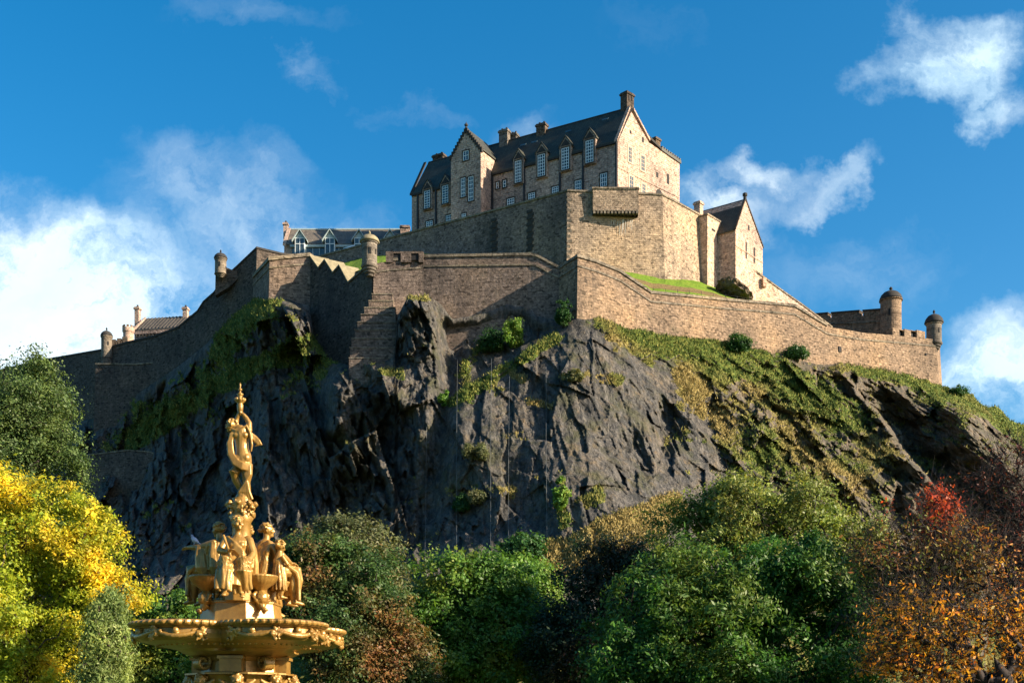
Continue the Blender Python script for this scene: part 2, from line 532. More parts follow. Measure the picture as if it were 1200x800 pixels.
_n = len(C)
_d2 = ((_c[:, None, :] - _c[None]) ** 2).sum(2)
_A = np.zeros((_n + 3, _n + 3))
_A[:_n, :_n] = _tps(_d2) + np.eye(_n) * 2e-3
_A[:_n, _n] = 1; _A[:_n, _n + 1:] = _c
_A[_n, :_n] = 1; _A[_n + 1:, :_n] = _c.T
_w = np.linalg.solve(_A, np.concatenate([C[:, 2], [0, 0, 0]]))


def base_depth(px, py):
    q = np.stack([px.ravel(), py.ravel()], 1) / 400.0
    out = np.zeros(len(q))
    for i in range(0, len(q), 40000):
        s = q[i:i + 40000]
        d2 = ((s[:, None, :] - _c[None]) ** 2).sum(2)
        out[i:i + 40000] = _tps(d2) @ _w[:_n] + _w[_n] + s @ _w[_n + 1:]
    return out.reshape(px.shape)


def seg_dist(px, py, x0, y0, x1, y1):
    dx, dy = x1 - x0, y1 - y0
    L2 = dx * dx + dy * dy
    t = np.clip(((px - x0) * dx + (py - y0) * dy) / L2, 0, 1)
    return np.hypot(px - x0 - t * dx, py - y0 - t * dy), t


def side(px, py, pts):
    """signed distance in y below a polyline (positive: below it)"""
    return py - interp(px, pts)


def crag_depth(px, py):
    D = base_depth(px, py)
    topy = interp(px, TOP)
    fade = sstep(2, 26, py - topy)
    X = (px - 600) / F * D; Z = (HZ - py) / F * D
    Y = D
    right = sstep(660, 800, px)
    left = 1 - sstep(430, 520, px)
    mid = (1 - right) * (1 - left)
    # big masses
    big = fbm(X / 17, Y / 30, Z / 17, 3, 3)
    D = D - 2.6 * big * fade
    # strata: steep in the middle, slanting on the right-hand side
    a = math.radians(50)
    u = X * math.cos(a) - Z * math.sin(a)
    n = X * math.sin(a) + Z * math.cos(a)
    wob = fbm(X / 9, 0 * X, Z / 9, 3, 77)
    sr = fbm(u / 22, n / 3.4 + wob * 0.6, 0 * n, 4, 21, 0.55, True)
    sr2 = fbm(u / 7, n / 1.2 + wob * 0.9, 0 * n, 3, 31, 0.6)
    grassy = sstep(40, 120, px - 760) * sstep(0, 1, (px > 0) * 1.0)
    D = D - right * (0.7 - 0.4 * grassy) * sr * fade - right * (0.35 + 0.25 * grassy) * sr2 * fade
    vm = fbm(X / 3.2 + wob * 0.8, 0 * X, Z / 26, 4, 41, 0.55, True)
    fm = facets(X / 3.4 + wob * 0.15, Z / 13 + wob * 0.1, 33, 1.1); fm2 = facets(X / 1.3 + wob * 0.2, Z / 5, 37, 1.1)
    D = D - mid * (0.3 * vm + 0.95 * fm + 0.3 * fm2) * fade
    # left: jointed, blocky, overhanging faces
    a2 = math.radians(70)
    ul = X * math.cos(a2) - Z * math.sin(a2)
    nl = X * math.sin(a2) + Z * math.cos(a2)
    fl = facets(nl / 6.0 + wob * 0.15, ul / 15 + wob * 0.1, 5, 1.1)
    fl2 = facets(nl / 2.2 + wob * 0.2, ul / 6, 9, 1.1)
    fl3 = facets(nl / 0.9 + wob * .3, ul / 2.6, 15, 1.1)
    D = D - (left + 0.2 * mid) * (5.0 * fl + 2.1 * fl2 + 0.8 * fl3) * fade
    fr = facets(n / 3.4 + wob * 0.25, u / 5.5, 13, 1.1)
    fr2 = facets(n / 1.3 + wob * 0.3, u / 2.0, 19, 1.1)
    gr2 = sstep(790, 900, px)
    D = D - gr2 * (3.0 * fr + 1.3 * fr2) * fade - right * (1 - gr2) * (0.45 * fr + 0.2 * fr2) * fade
    # dark recesses in the right-hand buttress
    hole = np.zeros_like(D)
    for (hx, hy, hr, hd) in ((782, 506, 26, 3.0), (742, 540, 26, 1.8), (835, 478, 13, 2.0), (455, 520, 40, 3), (420, 600, 50, 3.2), (545, 600, 24, 1.8)):
        e = np.hypot((px - hx) / 1.0, (py - hy) / 1.5) / hr + 0.25 * vm
        hole = hole + hd * (1 - sstep(0.3, 1.1, e + 0.25 * fl3))
    D = D + hole * fade
    # ledge that climbs to the prow: everything above it lies further back
    led = side(px, py, [(480, 505), (530, 470), (585, 430), (650, 398), (690, 380)])
    inl = sstep(505, 540, px) * (1 - sstep(640, 672, px))
    D = D + inl * 4.0 * (1 - sstep(-16, 2, led)) * fade
    # groove between the left cliffs and the middle buttress
    g, t = seg_dist(px, py, 532, 385, 500, 640)
    D = D + 3.2 * np.exp(-(g / 13) ** 2) * fade
    # pale rib
    g, t = seg_dist(px, py, 398, 436, 392, 500)
    D = D - 3.6 * np.exp(-(g / 13) ** 2)
    g, t = seg_dist(px, py, 430, 425, 470, 470)
    D = D - 2.0 * np.exp(-(g / 10) ** 2)
    for (bx, by, rx, ry, am) in ((490, 385, 26, 40, 3.2), (500, 352, 9, 14, 1.8), (334, 385, 34, 32, 4.0), (180, 590, 40, 60, 3.0), (480, 360, 12, 14, 2.0)):
        e = ((px - bx) / rx) ** 2 + ((py - by) / ry) ** 2
        D = D - am * np.sqrt(np.maximum(0, 1 - e)) * (0.85 + 0.22 * vm + 0.35 * fl3 + 0.3 * fl2)
    # long slab lying across the left flank
    g, t = seg_dist(px, py, 235, 450, 290, 640)
    D = D - 3.0 * np.exp(-(g / 16) ** 2) * sstep(-10, 10, px - 225 - (py - 450) * 0.28)
    # gully on the right: its floor steps back behind the left-hand rib
    wig = 9 * fbm(py / 22, px / 60, 0 * px, 4, 171)
    rib = px + wig - interp(py, [(418, 962), (440, 984), (480, 1018), (520, 1052), (565, 1092), (640, 1150)])
    far = interp(py, [(418, 1030), (450, 1095), (480, 1128), (520, 1160), (565, 1200), (640, 1260)]) - interp(py, [(418, 962), (440, 984), (480, 1018), (520, 1052), (565, 1092), (640, 1150)])
    gd = 14.0 * sstep(0, 7, rib) * (1 - sstep(0.15, 1.0, rib / far)) * sstep(12, 60, py - topy)
    D = D + gd
    g, t = seg_dist(px + wig * 1.5, py, 1118, 470, 1190, 575)
    D = D - 7.5 * np.exp(-(g / 20) ** 2) * fade
    g, t = seg_dist(px + wig, py, 985, 432, 1085, 560)
    D = D - 2.4 * (1 + .6 * fr2) * np.exp(-(g / 8) ** 2) * (px < 1110)
    # everywhere: fine roughness
    rg_ = 0.28 + 0.72 * (1 - sstep(505, 540, px) * (1 - sstep(800, 880, px)))
    D = D - rg_ * (0.3 * fbm(X / 1.1, Y / 1.1, Z / 1.6, 3, 151, 0.6, True) + 0.35 * fbm(X / 0.5, Y / 0.5, Z / 0.7, 2, 161, 0.6)) * fade
    D = D - (0.4 * fbm(X / 1.6, Y / 1.6, Z / 1.6, 3, 51) + 0.2 * fbm(X / 4, Y / 4, Z / 4, 3, 61, 0.55, True)) * fade
    return D


def build_crag():
    cols = np.concatenate([np.arange(-260, -20, 6.0), np.arange(-20, 1220, 1.25), np.arange(1220, 1500, 6.0)])
    tt = np.concatenate([np.linspace(0, 0.74, 330), np.linspace(0.745, 1, 26)])
    topy = interp(cols, TOP)
    jag = fbm(cols / 16, 0 * cols, 0 * cols, 4, 90)
    topy = topy + jag * (3.5 + 3.5 * sstep(1100, 1130, cols)) * sstep(420, 470, np.abs(cols - 0) + (cols > 0) * 200)
    PX = np.repeat(cols[None, :], len(tt), 0)
    PY = topy[None, :] + (852 - topy)[None, :] * tt[:, None]
    D = crag_depth(PX, PY)
    # top rows run back from the edge: level ground behind the walls
    X = (PX - 600) / F * D; Y = D; Z = ZC + (HZ - PY) / F * D
    bx, by, bz = [], [], []
    for k, (back, drop) in enumerate(((70, 45), (45, 12), (25, 4), (10, 1.5), (3, 0.5))):
        bx.append(X[0] * (1 + back / Y[0] * 0.6)); by.append(Y[0] + back); bz.append(np.maximum(Z[0] - drop, 0.5))
    X = np.vstack([np.array(bx), X]); Y = np.vstack([np.array(by), Y]); Z = np.vstack([np.array(bz), Z])
    PXa = np.vstack([np.repeat(cols[None], 5, 0), PX]); PYa = np.vstack([np.repeat(topy[None], 5, 0), PY])
    R, Cc = X.shape
    co = np.stack([X, Y, Z], 2)
    # normals from neighbours
    dr = np.gradient(co, axis=0); dc = np.gradient(co, axis=1)
    nn = np.cross(dr, dc); nn /= np.maximum(np.linalg.norm(nn, axis=2, keepdims=True), 1e-9)
    nn *= np.sign(-nn[:, :, 1:2] + 1e-9) * 1.0
    nz = np.where(nn[:, :, 2] < 0, nn[:, :, 2], nn[:, :, 2])
    # where grass can root: gentle ground plus the banks it grows on
    green = np.zeros_like(X); dry = np.zeros_like(X)

    def zone(arr, x0, y0, x1, y1, w, a):
        d, t = seg_dist(PXa, PYa, x0, y0, x1, y1)
        arr += a * (1 - sstep(w * 0.3, w, d))
    for z in ((185, 480, 385, 408, 66, .58), (265, 405, 300, 350, 44, .5), (120, 520, 180, 490, 30, .4), (150, 515, 215, 470, 16, .9), (190, 495, 290, 430, 15, .95), (265, 452, 330, 412, 13, .8), (290, 432, 372, 398, 16, .9), (330, 425, 410, 416, 12, .6), (205, 470, 300, 372, 18, .25), (262, 390, 305, 345, 24, .75), (150, 520, 180, 500, 20, .5), (130, 520, 235, 470, 18, .4),
              (120, 545, 215, 490, 8, .9), (240, 430, 320, 360, 20, .5),
              (530, 472, 652, 397, 10, 1.2), (600, 400, 610, 380, 16, .6), (655, 375, 662, 350, 10, .6), (540, 440, 560, 410, 9, .5), (545, 425, 552, 470, 7, .5),
              (700, 372, 860, 420, 22, .95), (740, 390, 850, 440, 26, .85), (840, 402, 950, 470, 34, .95), (880, 420, 990, 490, 30, .75), (900, 480, 1000, 540, 28, .5),
              (820, 440, 900, 520, 26, .4), (930, 450, 1010, 500, 26, .6), (870, 520, 960, 560, 30, .6), (990, 430, 1105, 452, 11, 1.2), (1060, 440, 1100, 470, 14, .7), (1105, 455, 1200, 500, 15, 1.3), (1190, 490, 1300, 560, 40, 1.0),
              (655, 560, 662, 615, 14, .6), (660, 610, 690, 640, 18, .4), (870, 540, 1000, 580, 26, .5), (555, 583, 600, 585, 12, .3)):
        zone(green, *z)
    for z in ((650, 650, 790, 592, 26, 1.3), (670, 660, 760, 620, 34, 1.0), (660, 440, 725, 447, 11, .9), (602, 440, 612, 444, 8, 1.), (620, 470, 645, 478, 7, .9), (760, 400, 870, 520, 24, .5),
              (700, 378, 760, 420, 14, .6), (900, 520, 1010, 570, 24, .5), (530, 575, 600, 580, 14, .55), (545, 545, 560, 540, 12, .5), (990, 429, 1105, 450, 12, .7),
              (820, 440, 940, 500, 30, .5), (1110, 455, 1200, 500, 14, .6), (430, 425, 470, 440, 10, .7), (880, 440, 1040, 540, 30, .45), (860, 500, 1000, 570, 36, .45), (800, 440, 860, 540, 22, .4), (465, 350, 515, 350, 7, .6), (330, 400, 400, 400, 10, .4), (660, 600, 700, 580, 14, .5)):
        zone(dry, *z)
    n1 = 1.9 * fbm(X / 3.6, Y / 3.6, Z / 3.6, 4, 101, 0.6); n2 = fbm(X / 1.1, Y / 1.1, Z / 1.1, 3, 111)
    low = sstep(700, 790, PYa)
    tot = np.maximum(green, dry)
    g = tot * 0.9 + (0.85 + 0.9 * sstep(760, 860, PXa)) * (nz - 0.45) + 0.55 * n1 + 0.35 * n2 + low * 1.5 - 0.5
    rockleft = 1 - sstep(480, 520, PXa)
    g = g - 0.1 * (1 - np.clip(tot, 0, 1))
    mask = sstep(0.05, 0.32, g)
    mask[:5] = 1
    dryf = np.clip(0.42 + 0.7 * (dry - green) + 0.95 * fbm(X / 5, Y / 5, Z / 5, 3, 121), 0, 1)
    dryf = dryf * (0.35 + 0.65 * sstep(430, 560, PXa))
    # turf has a thickness and is tufty
    tuft = 0.16 + 0.28 * fbm(X / 0.8, Y / 0.8, Z / 0.8, 2, 131)
    co[5:] += (nn * (mask * tuft)[:, :, None])[5:] * 0.9
    me = bpy.data.meshes.new('castle_rock')
    me.vertices.add(R * Cc)
    me.vertices.foreach_set('co', co.astype(np.float32).ravel())
    idx = np.arange(R * Cc).reshape(R, Cc)
    q = np.stack([idx[:-1, :-1], idx[1:, :-1], idx[1:, 1:], idx[:-1, 1:]], 2).reshape(-1, 4)
    me.loops.add(q.size); me.polygons.add(len(q))
    me.loops.foreach_set('vertex_index', q.astype(np.int32).ravel())
    me.polygons.foreach_set('loop_start', np.arange(0, q.size, 4, dtype=np.int32))
    me.update(calc_edges=True)
    at_ = me.color_attributes.new('cover', 'FLOAT_COLOR', 'POINT')
    smooth_rock = sstep(770, 900, PXa - (PYa - 420) * .35)
    colr = np.stack([mask, dryf, smooth_rock, np.ones_like(mask)], 2).astype(np.float32).ravel()
    at_.data.foreach_set('color', colr)
    o = link_mesh('castle_rock', me, M['rock'], smooth=False)
    tag(o, 'dark craggy volcanic rock with grassy ledges under the castle', kind='structure')
    return co, nn, mask, dryf, PXa, PYa


m, N = new_mat('basalt_and_turf')
g = N.n('ShaderNodeNewGeometry'); P = g.outputs['Position']
cov = N.n('ShaderNodeVertexColor', layer_name='cover')
cs = N.n('ShaderNodeSeparateColor', {0: cov.outputs[0]})
vst = N.n('ShaderNodeMapping', {'Vector': P, 'Scale': (1.0, 0.6, 0.13)}).outputs[0]
st = N.noise(vst, 1.3, 7, 0.68, 0.4)
bn = N.noise(P, 0.28, 6, 0.65, 0.3)
fn = N.noise(P, 2.4, 5, 0.72)
blk = N.noise(P, 0.7, 5, 0.7)
c = N.ramp(bn, [(0.28, (0.022, 0.025, 0.027)), (0.5, (0.044, 0.045, 0.045)), (0.72, (0.082, 0.076, 0.068))])
c = N.mix(N.n('ShaderNodeMapRange', {0: st, 1: 0.44, 2: 0.66, 3: 0, 4: 0.8}).outputs[0], c, (0.15, 0.14, 0.128))
c = N.mix(1.0, c, N.ramp(fn, [(0.25, (0.42,) * 3), (0.5, (1,) * 3), (0.75, (1.75, 1.7, 1.6))]), 'MULTIPLY')
c = N.mix(N.n('ShaderNodeMapRange', {0: blk, 1: 0.54, 2: 0.68, 3: 0, 4: 0.75}).outputs[0], c, (0.145, 0.112, 0.07))
c = N.mix(N.math('MULTIPLY', cs.outputs[2], 0.8), c, N.mix(1.0, c, (1.4, 1.22, 0.95), 'MULTIPLY'))
mo = N.noise(P, 0.22, 6, 0.7)
c = N.mix(N.n('ShaderNodeMapRange', {0: mo, 1: 0.52, 2: 0.66, 3: 0, 4: 0.7}).outputs[0], c, (0.058, 0.062, 0.026))
rb = N.noise(P, 0.13, 6, 0.7)
c = N.mix(N.n('ShaderNodeMapRange', {0: rb, 1: 0.52, 2: 0.7, 3: 0, 4: 0.38}).outputs[0], c, N.mix(1.0, c, (2.2, 1.75, 1.2), 'MULTIPLY'))
gn = N.noise(P, 0.9, 6, 0.72)
gn2 = N.noise(P, 5.0, 4, 0.7)
gr = N.ramp(gn, [(0.33, (0.022, 0.046, 0.012)), (0.5, (0.085, 0.125, 0.020)), (0.7, (0.23, 0.215, 0.045))])
dr = N.ramp(gn, [(0.3, (0.10, 0.08, 0.026)), (0.5, (0.19, 0.15, 0.045)), (0.7, (0.31, 0.245, 0.09))])
tf = N.mix(cs.outputs[1], gr, dr)
tf = N.mix(1.0, tf, N.ramp(gn2, [(0.25, (0.4,) * 3), (0.5, (1,) * 3), (0.75, (1.6,) * 3)]), 'MULTIPLY')
mk = N.math('ADD', cs.outputs[0], N.math('MULTIPLY', N.math('SUBTRACT', gn2, 0.5), 0.9))
mk = N.n('ShaderNodeMapRange', {0: mk, 1: 0.35, 2: 0.65}).outputs[0]
c = N.mix(mk, c, tf)
hh = N.math('ADD', N.math('ADD', N.math('MULTIPLY', fn, 0.6), N.math('MULTIPLY', st, 1.0)), N.math('MULTIPLY', blk, 1.2))
rgh = N.math('ADD', 0.72, N.math('MULTIPLY', mk, 0.25))
finish(N, c, rgh, hh, 1.0, 0.6, 0.22)
M['rock'] = m

m, N = new_mat('lawn_turf')
P = N.n('ShaderNodeNewGeometry').outputs['Position']
a = N.noise(P, 0.5, 5, 0.7); b = N.noise(P, 4.0, 5, 0.75)
c = N.ramp(a, [(0.3, (0.07, 0.14, 0.014)), (0.55, (0.12, 0.19, 0.02)), (0.75, (0.17, 0.22, 0.03))])
c = N.mix(1.0, c, N.ramp(b, [(0.25, (0.6,) * 3), (0.75, (1.35,) * 3)]), 'MULTIPLY')
nz = N.math('ABSOLUTE', N.n('ShaderNodeSeparateXYZ', {0: N.n('ShaderNodeNewGeometry').outputs['True Normal']}).outputs[2])
soil = N.ramp(b, [(0.3, (0.07, 0.05, 0.025)), (0.7, (0.17, 0.13, 0.06))])
c = N.mix(N.n('ShaderNodeMapRange', {0: N.math('ADD', nz, N.math('MULTIPLY', b, 0.2)), 1: 0.66, 2: 0.82}).outputs[0], soil, c)
finish(N, c, 0.9, b, 0.8, 0.15, 0.1)
M['lawn'] = m
m, N = new_mat('garden_grass')
P = N.n('ShaderNodeNewGeometry').outputs['Position']
c = N.ramp(N.noise(P, 0.4, 6, 0.75), [(0.3, (0.03, 0.06, 0.012)), (0.7, (0.075, 0.12, 0.025))])
finish(N, c, 0.95, N.noise(P, 6, 4, 0.7), 0.6, 0.1, 0.1)
M['garden'] = m

# ground: one sheet out to the horizon
gm = MB()
xs = [-2500, -400, -120, -60, -20, 20, 60, 120, 400, 2500]; ys = [-300, -20, 10, 30, 60, 90, 120, 400, 3000]
gv = [(x, y, 0.0) for y in ys for x in xs]
gm.add(gv, [(j * len(xs) + i, j * len(xs) + i + 1, (j + 1) * len(xs) + i + 1, (j + 1) * len(xs) + i) for j in range(len(ys) - 1) for i in range(len(xs) - 1)])
gr_o = gm.build('garden_lawn', M['garden'])
tag(gr_o, 'green lawn of the gardens under the trees', kind='structure')

crag = build_crag()

# tufts of grass on the banks: uncountable, one object
def build_tufts():
    co, nn, mask, dryf, PX, PY = crag
    ok = (mask > 0.6) & (PY < 720) & (PX > -20) & (PX < 1220)
    ok[:6] = False
    ids = np.argwhere(ok)
    pick = RNG.choice(len(ids), size=min(34000, len(ids)), replace=False)
    ids = ids[pick]
    p = co[ids[:, 0], ids[:, 1]]; n = nn[ids[:, 0], ids[:, 1]]
    k = 3
    Vt = []; 
    base = np.repeat(p, k, 0); nr = np.repeat(n, k, 0)
    m_ = len(base)
    up = nr * 0.35 + np.array([0, 0, 1.0]) + RNG.normal(0, 0.45, (m_, 3))
    up /= np.linalg.norm(up, axis=1, keepdims=True)
    h = RNG.uniform(0.15, 0.48, m_)[:, None]
    sd = np.cross(up, RNG.normal(0, 1, (m_, 3))); sd /= np.maximum(np.linalg.norm(sd, axis=1, keepdims=True), 1e-6)
    w = RNG.uniform(0.04, 0.10, m_)[:, None]
    base = base + RNG.normal(0, 0.18, (m_, 3)) * np.array([1, 1, 0.3])
    tri = np.stack([base - sd * w, base + sd * w, base + up * h + sd * w * 0.3], 1)
    me = bpy.data.meshes.new('grass_tufts')
    me.vertices.add(m_ * 3); me.vertices.foreach_set('co', tri.astype(np.float32).ravel())
    me.loops.add(m_ * 3); me.polygons.add(m_)
    me.loops.foreach_set('vertex_index', np.arange(m_ * 3, dtype=np.int32))
    me.polygons.foreach_set('loop_start', np.arange(0, m_ * 3, 3, dtype=np.int32))
    me.update(calc_edges=True)
    at_ = me.color_attributes.new('cover', 'FLOAT_COLOR', 'POINT')
    d = np.repeat(dryf[ids[:, 0], ids[:, 1]], k * 3)
    at_.data.foreach_set('color', np.stack([d, d, d, np.ones_like(d)], 1).astype(np.float32).ravel())
    mt, N = new_mat('tuft_grass')
    cv = N.n('ShaderNodeSeparateColor', {0: N.n('ShaderNodeVertexColor', layer_name='cover').outputs[0]}).outputs[0]
    rnd = N.n('ShaderNodeNewGeometry').outputs['Random Per Island']
    gc = N.ramp(rnd, [(0, (0.035, 0.065, 0.014)), (0.6, (0.10, 0.13, 0.025)), (1, (0.26, 0.24, 0.06))])
    dc = N.ramp(rnd, [(0, (0.15, 0.11, 0.035)), (0.6, (0.26, 0.2, 0.07)), (1, (0.38, 0.30, 0.13))])
    finish(N, N.mix(cv, gc, dc), 0.8, None, spec=0.15)
    o = link_mesh('grass_tufts', me, mt)
    tag(o, 'rough grass growing on the ledges of the rock', 'grass', kind='stuff')


build_tufts()

# ------------------------------------------------------------------ castle: walls
def plan_hit(A, B, px):
    """distance at which the line of sight of photo column px meets the vertical plane through A, B"""
    t = (px - 600) / F
    dx, dy_ = B.x - A.x, B.y - A.y
    k = (t * A.y - A.x) / (dx - t * dy_)
    return A.y + dy_ * k


def chain(pts):
    """pts: (px, py_top, D, z_bottom). Adds mitred outward normals (towards the viewer)"""
    P = [at(p[0], p[1], p[2]) for p in pts]
    ns = []
    for a, b in zip(P[:-1], P[1:]):
        d = Vector((b.x - a.x, b.y - a.y, 0)).normalized()
        ns.append(Vector((d.y, -d.x, 0)))
    mit = []
    for i in range(len(P)):
        if i == 0: mit.append(ns[0])
        elif i == len(P) - 1: mit.append(ns[-1])
        else:
            s = ns[i - 1] + ns[i]
            mit.append(s / max(0.25, 1 + ns[i - 1].dot(ns[i])))
    return P, mit, [p[3] for p in pts]


def course(P, mit, i0, i1, z0, z1, out0, out1, mbx=None):
    """a band that follows the wall head from vertex i0 to i1; z0 / z1 relative to the head, out: how far it stands proud"""
    mb = mbx or MB()
    for i in range(i0, i1):
        a, b = P[i], P[i + 1]; ma, mb_ = mit[i], mit[i + 1]
        U = Vector((0, 0, 1))
        base = [a + U * z0 + ma * out0, b + U * z0 + mb_ * out0, b + U * z0 - mb_ * out1, a + U * z0 - ma * out1]
        top = [v + U * (z1 - z0) for v in base]
        mb.prism(base, top)
    return mb


def wall_body(P, mit, zb, i0, i1, thick, batter, mbx=None, dz=0.0):
    mb = mbx or MB()
    U = Vector((0, 0, 1))
    for i in range(i0, i1):
        a, b = P[i] + U * dz, P[i + 1] + U * dz
        ba = Vector((a.x, a.y, zb[i])) + mit[i] * batter * (a.z - zb[i])
        bb = Vector((b.x, b.y, zb[i + 1])) + mit[i + 1] * batter * (b.z - zb[i + 1])
        ra, rb = a - mit[i] * thick, b - mit[i + 1] * thick
        ka, kb = Vector((ra.x, ra.y, zb[i])), Vector((rb.x, rb.y, zb[i + 1]))
        vs = [ba, bb, b, a, ka, kb, rb, ra]
        fs = [(0, 1, 2, 3), (3, 2, 6, 7), (7, 6, 5, 4)]
        if i == i0: fs.append((0, 3, 7, 4))
        if i == i1 - 1: fs.append((1, 5, 6, 2))
        mb.add(vs, fs)
    return mb


# low ring of ramparts, one chain of corners from the left to the right-hand turret
RA = at(677, 301, 175.6); RB = at(1107, 400, 215.0)
lower = [(297, 326, 201, 62), (316, 305.5, 192, 60), (364, 300.5, 193, 55), (438, 309, 181, 50), (456, 306, 181.3, 46), (495, 303.5, 181.7, 46), (497, 301.5, 181.7, 46), (560, 300.5, 180.8, 48),
         (622, 299.5, 179.8, 50), (629, 301, 179.6, 50), (656, 315, 179.2, 50), (677, 301.5, 175.6, 50)]
for px, py in ((700, 308.5), (726, 319), (763, 344), (800, 347.5), (850, 352.5), (900, 356.5), (931, 359.5), (969, 382.5), (1010, 389.5), (1050, 393), (1097, 397.5)):
    D = plan_hit(RA, RB, px)
    lower.append((px, py, D, 46 + 0 * D))
lower.append((1101, 399.5, lower[-1][2] + 12, 50))
LP, LM, LZ = chain(lower)
root = empty('bastion_wall', LP[1], 'small stone bastion wall left of the zigzag parapet, its left flank falling away', 'wall')
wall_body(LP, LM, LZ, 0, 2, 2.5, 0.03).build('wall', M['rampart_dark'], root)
course(LP, LM, 0, 2, 0.0, 0.55, 0.22, 2.6).build('coping', M['coping'], root)
course(LP, LM, 0, 2, -1.25, -1.0, 0.14, 0.0).build('string_course', M['coping'], root)

root = empty('zigzag_wall', LP[2], 'dark stone rampart with a sawtooth parapet of sloping copings', 'wall')
zp = [(364, 301), (374, 315), (381.5, 305.5), (391, 320.5), (398.5, 312), (409, 332), (424, 318.5), (437, 309)]
A, B = LP[2], LP[3]
mzz = MB(); cz = []
pl = [at(px, py, plan_hit(A, B, px)) for px, py in zp]
dirv = Vector((B.x - A.x, B.y - A.y, 0)).normalized(); nrm = Vector((dirv.y, -dirv.x, 0))
for i in range(len(pl) - 1):
    a, b = pl[i], pl[i + 1]
    za, zb_ = 44.0, 44.0
    fa, fb = Vector((a.x, a.y, za)) + nrm * 1.2, Vector((b.x, b.y, zb_)) + nrm * 1.2
    if i == 0: fa = Vector((A.x, A.y, za)) + LM[2] * 0.03 * (A.z - za)
    ra, rb = a - nrm * 2.4, b - nrm * 2.4
    ka, kb = Vector((ra.x, ra.y, za)), Vector((rb.x, rb.y, za))
    fs = [(0, 1, 2, 3), (3, 2, 6, 7), (7, 6, 5, 4)]
    if i == len(pl) - 2: fs.append((1, 5, 6, 2))
    mzz.add([fa, fb, b, a, ka, kb, rb, ra], fs)
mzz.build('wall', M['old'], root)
for i in (0, 2, 4):                                           # sloping cope slabs
    a, b = pl[i], pl[i + 1]
    U = Vector((0, 0, 0.28))
    base = [a + nrm * 0.25, b + nrm * 0.25, b - nrm * 3.4 + Vector((0, 0, .3)), a - nrm * 3.4 + Vector((0, 0, .3))]
    MB().prism([v + U * 0.05 for v in base], [v + U for v in base]).build('coping', M['coping_pale'] if 'coping_pale' in M else M['coping'], root)
for i in (1, 3, 5, 6):
    a, b = pl[i], pl[i + 1]
    base = [a + nrm * 0.2, b + nrm * 0.2, b - nrm * 2.5, a - nrm * 2.5]
    MB().prism([v + Vector((0, 0, .02)) for v in base], [v + Vector((0, 0, .3)) for v in base]).build('coping', M['coping'], root)

root = empty('rampart_wall', LP[5], 'long weathered rampart wall facing us under the turret, on top of the dark cliff', 'wall')
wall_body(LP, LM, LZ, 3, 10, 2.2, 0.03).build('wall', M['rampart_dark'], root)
course(LP, LM, 4, 10, 0.0, 0.38, 0.16, 2.3).build('coping', M['coping'], root)
course(LP, LM, 3, 10, -1.45, -1.2, 0.16, 0.0).build('string_course', M['coping'], root)
# embrasures in the stretch beside the turret
for px0, px1 in ((461, 470), (482, 491)):
    d = 181.4
    a, b = at(px0, 297.5, d), at(px1, 297.5, d)
    MB().box(((a.x + b.x) / 2, d + 0.75), (1, 0), (0, 1), (b.x - a.x) / 2, 0.9, a.z - 0.95, a.z + 0.02).build('embrasure', M['black'], root)
pa = MB()
a, b = at(452.5, 296.3, 181.6), at(496.5, 296.3, 181.6)
pa.box(((a.x + b.x) / 2, 181.91), (1, 0), (0, 1), (b.x - a.x) / 2, 0.83, a.z - .25, a.z + .02)
for px0, px1 in ((452.5, 461), (470, 482), (491, 496.5)):
    a, b = at(px0, 298.1, 181.6), at(px1, 298.1, 181.6)
    pa.box(((a.x + b.x) / 2, 181.9), (1, 0), (0, 1), (b.x - a.x) / 2, 0.8, a.z - 1.3, a.z)
pa.build('parapet', M['rampart_dark'], root)

root = empty('prow_wall', LP[11], 'sunlit rampart of coursed stone running from the prow down to the far right turret', 'wall')
wall_body(LP, LM, LZ, 10, 23, 2.2, 0.055).build('wall', M['rampart'], root)
course(LP, LM, 10, 19, 0.0, 0.4, 0.18, 2.3).build('coping', M['coping'], root)
course(LP, LM, 10, 23, -1.35, -1.08, 0.18, 0.0).build('string_course', M['coping'], root)
for px, py, hw, hh in ((983, 409, 0.55, 0.45), (1084, 415, 0.3, 0.2)):
    D = plan_hit(RA, RB, px) - 0.25
    c = at(px, py, D)
    MB().box((c.x, c.y + 0.3), (0.85, 0.52), (-0.52, 0.85), hw / 2, 0.4, c.z - hh, c.z + hh).build('drain_hole', M['black'], root)
# gun parapet near the far right turret
pdir = Vector((RB.x - RA.x, RB.y - RA.y, 0)).normalized(); pn = Vector((pdir.y, -pdir.x, 0))
pp = MB()
def on_plane(px, py, off=0.0):
    D = plan_hit(RA + pn * off, RB + pn * off, px)
    return at(px, py, D)
for (x0, x1, yt0, yt1, yb) in ((1046, 1054, 384.5, 385.2, 394), (1060, 1067.5, 385.8, 386.4, 396), (1074.5, 1084, 387, 388, 397)):
    a, b = on_plane(x0, yt0, 0.02), on_plane(x1, yt1, 0.02); lo = on_plane((x0 + x1) / 2, yb, 0.02).z
    c = (a + b) / 2 - pn * 0.7
    pp.box((c.x, c.y), pdir, pn, (b - a).length / 2, 0.7, lo - 0.3, (a.z + b.z) / 2)
for (x0, x1, y0, y1) in ((1054, 1060, 384.8, 387.5), (1067.5, 1074.5, 386.0, 388.7)):
    a, b = on_plane(x0 - 0.3, y0 + .3, 0.0), on_plane(x1 + .3, y1, 0.0)
    c = (a + b) / 2 - pn * 0.7
    pp.box((c.x, c.y), pdir, pn, (Vector((b.x - a.x, b.y - a.y, 0))).length / 2, 0.62, b.z, a.z)
pp.build('gun_parapet', M['rampart'], root)
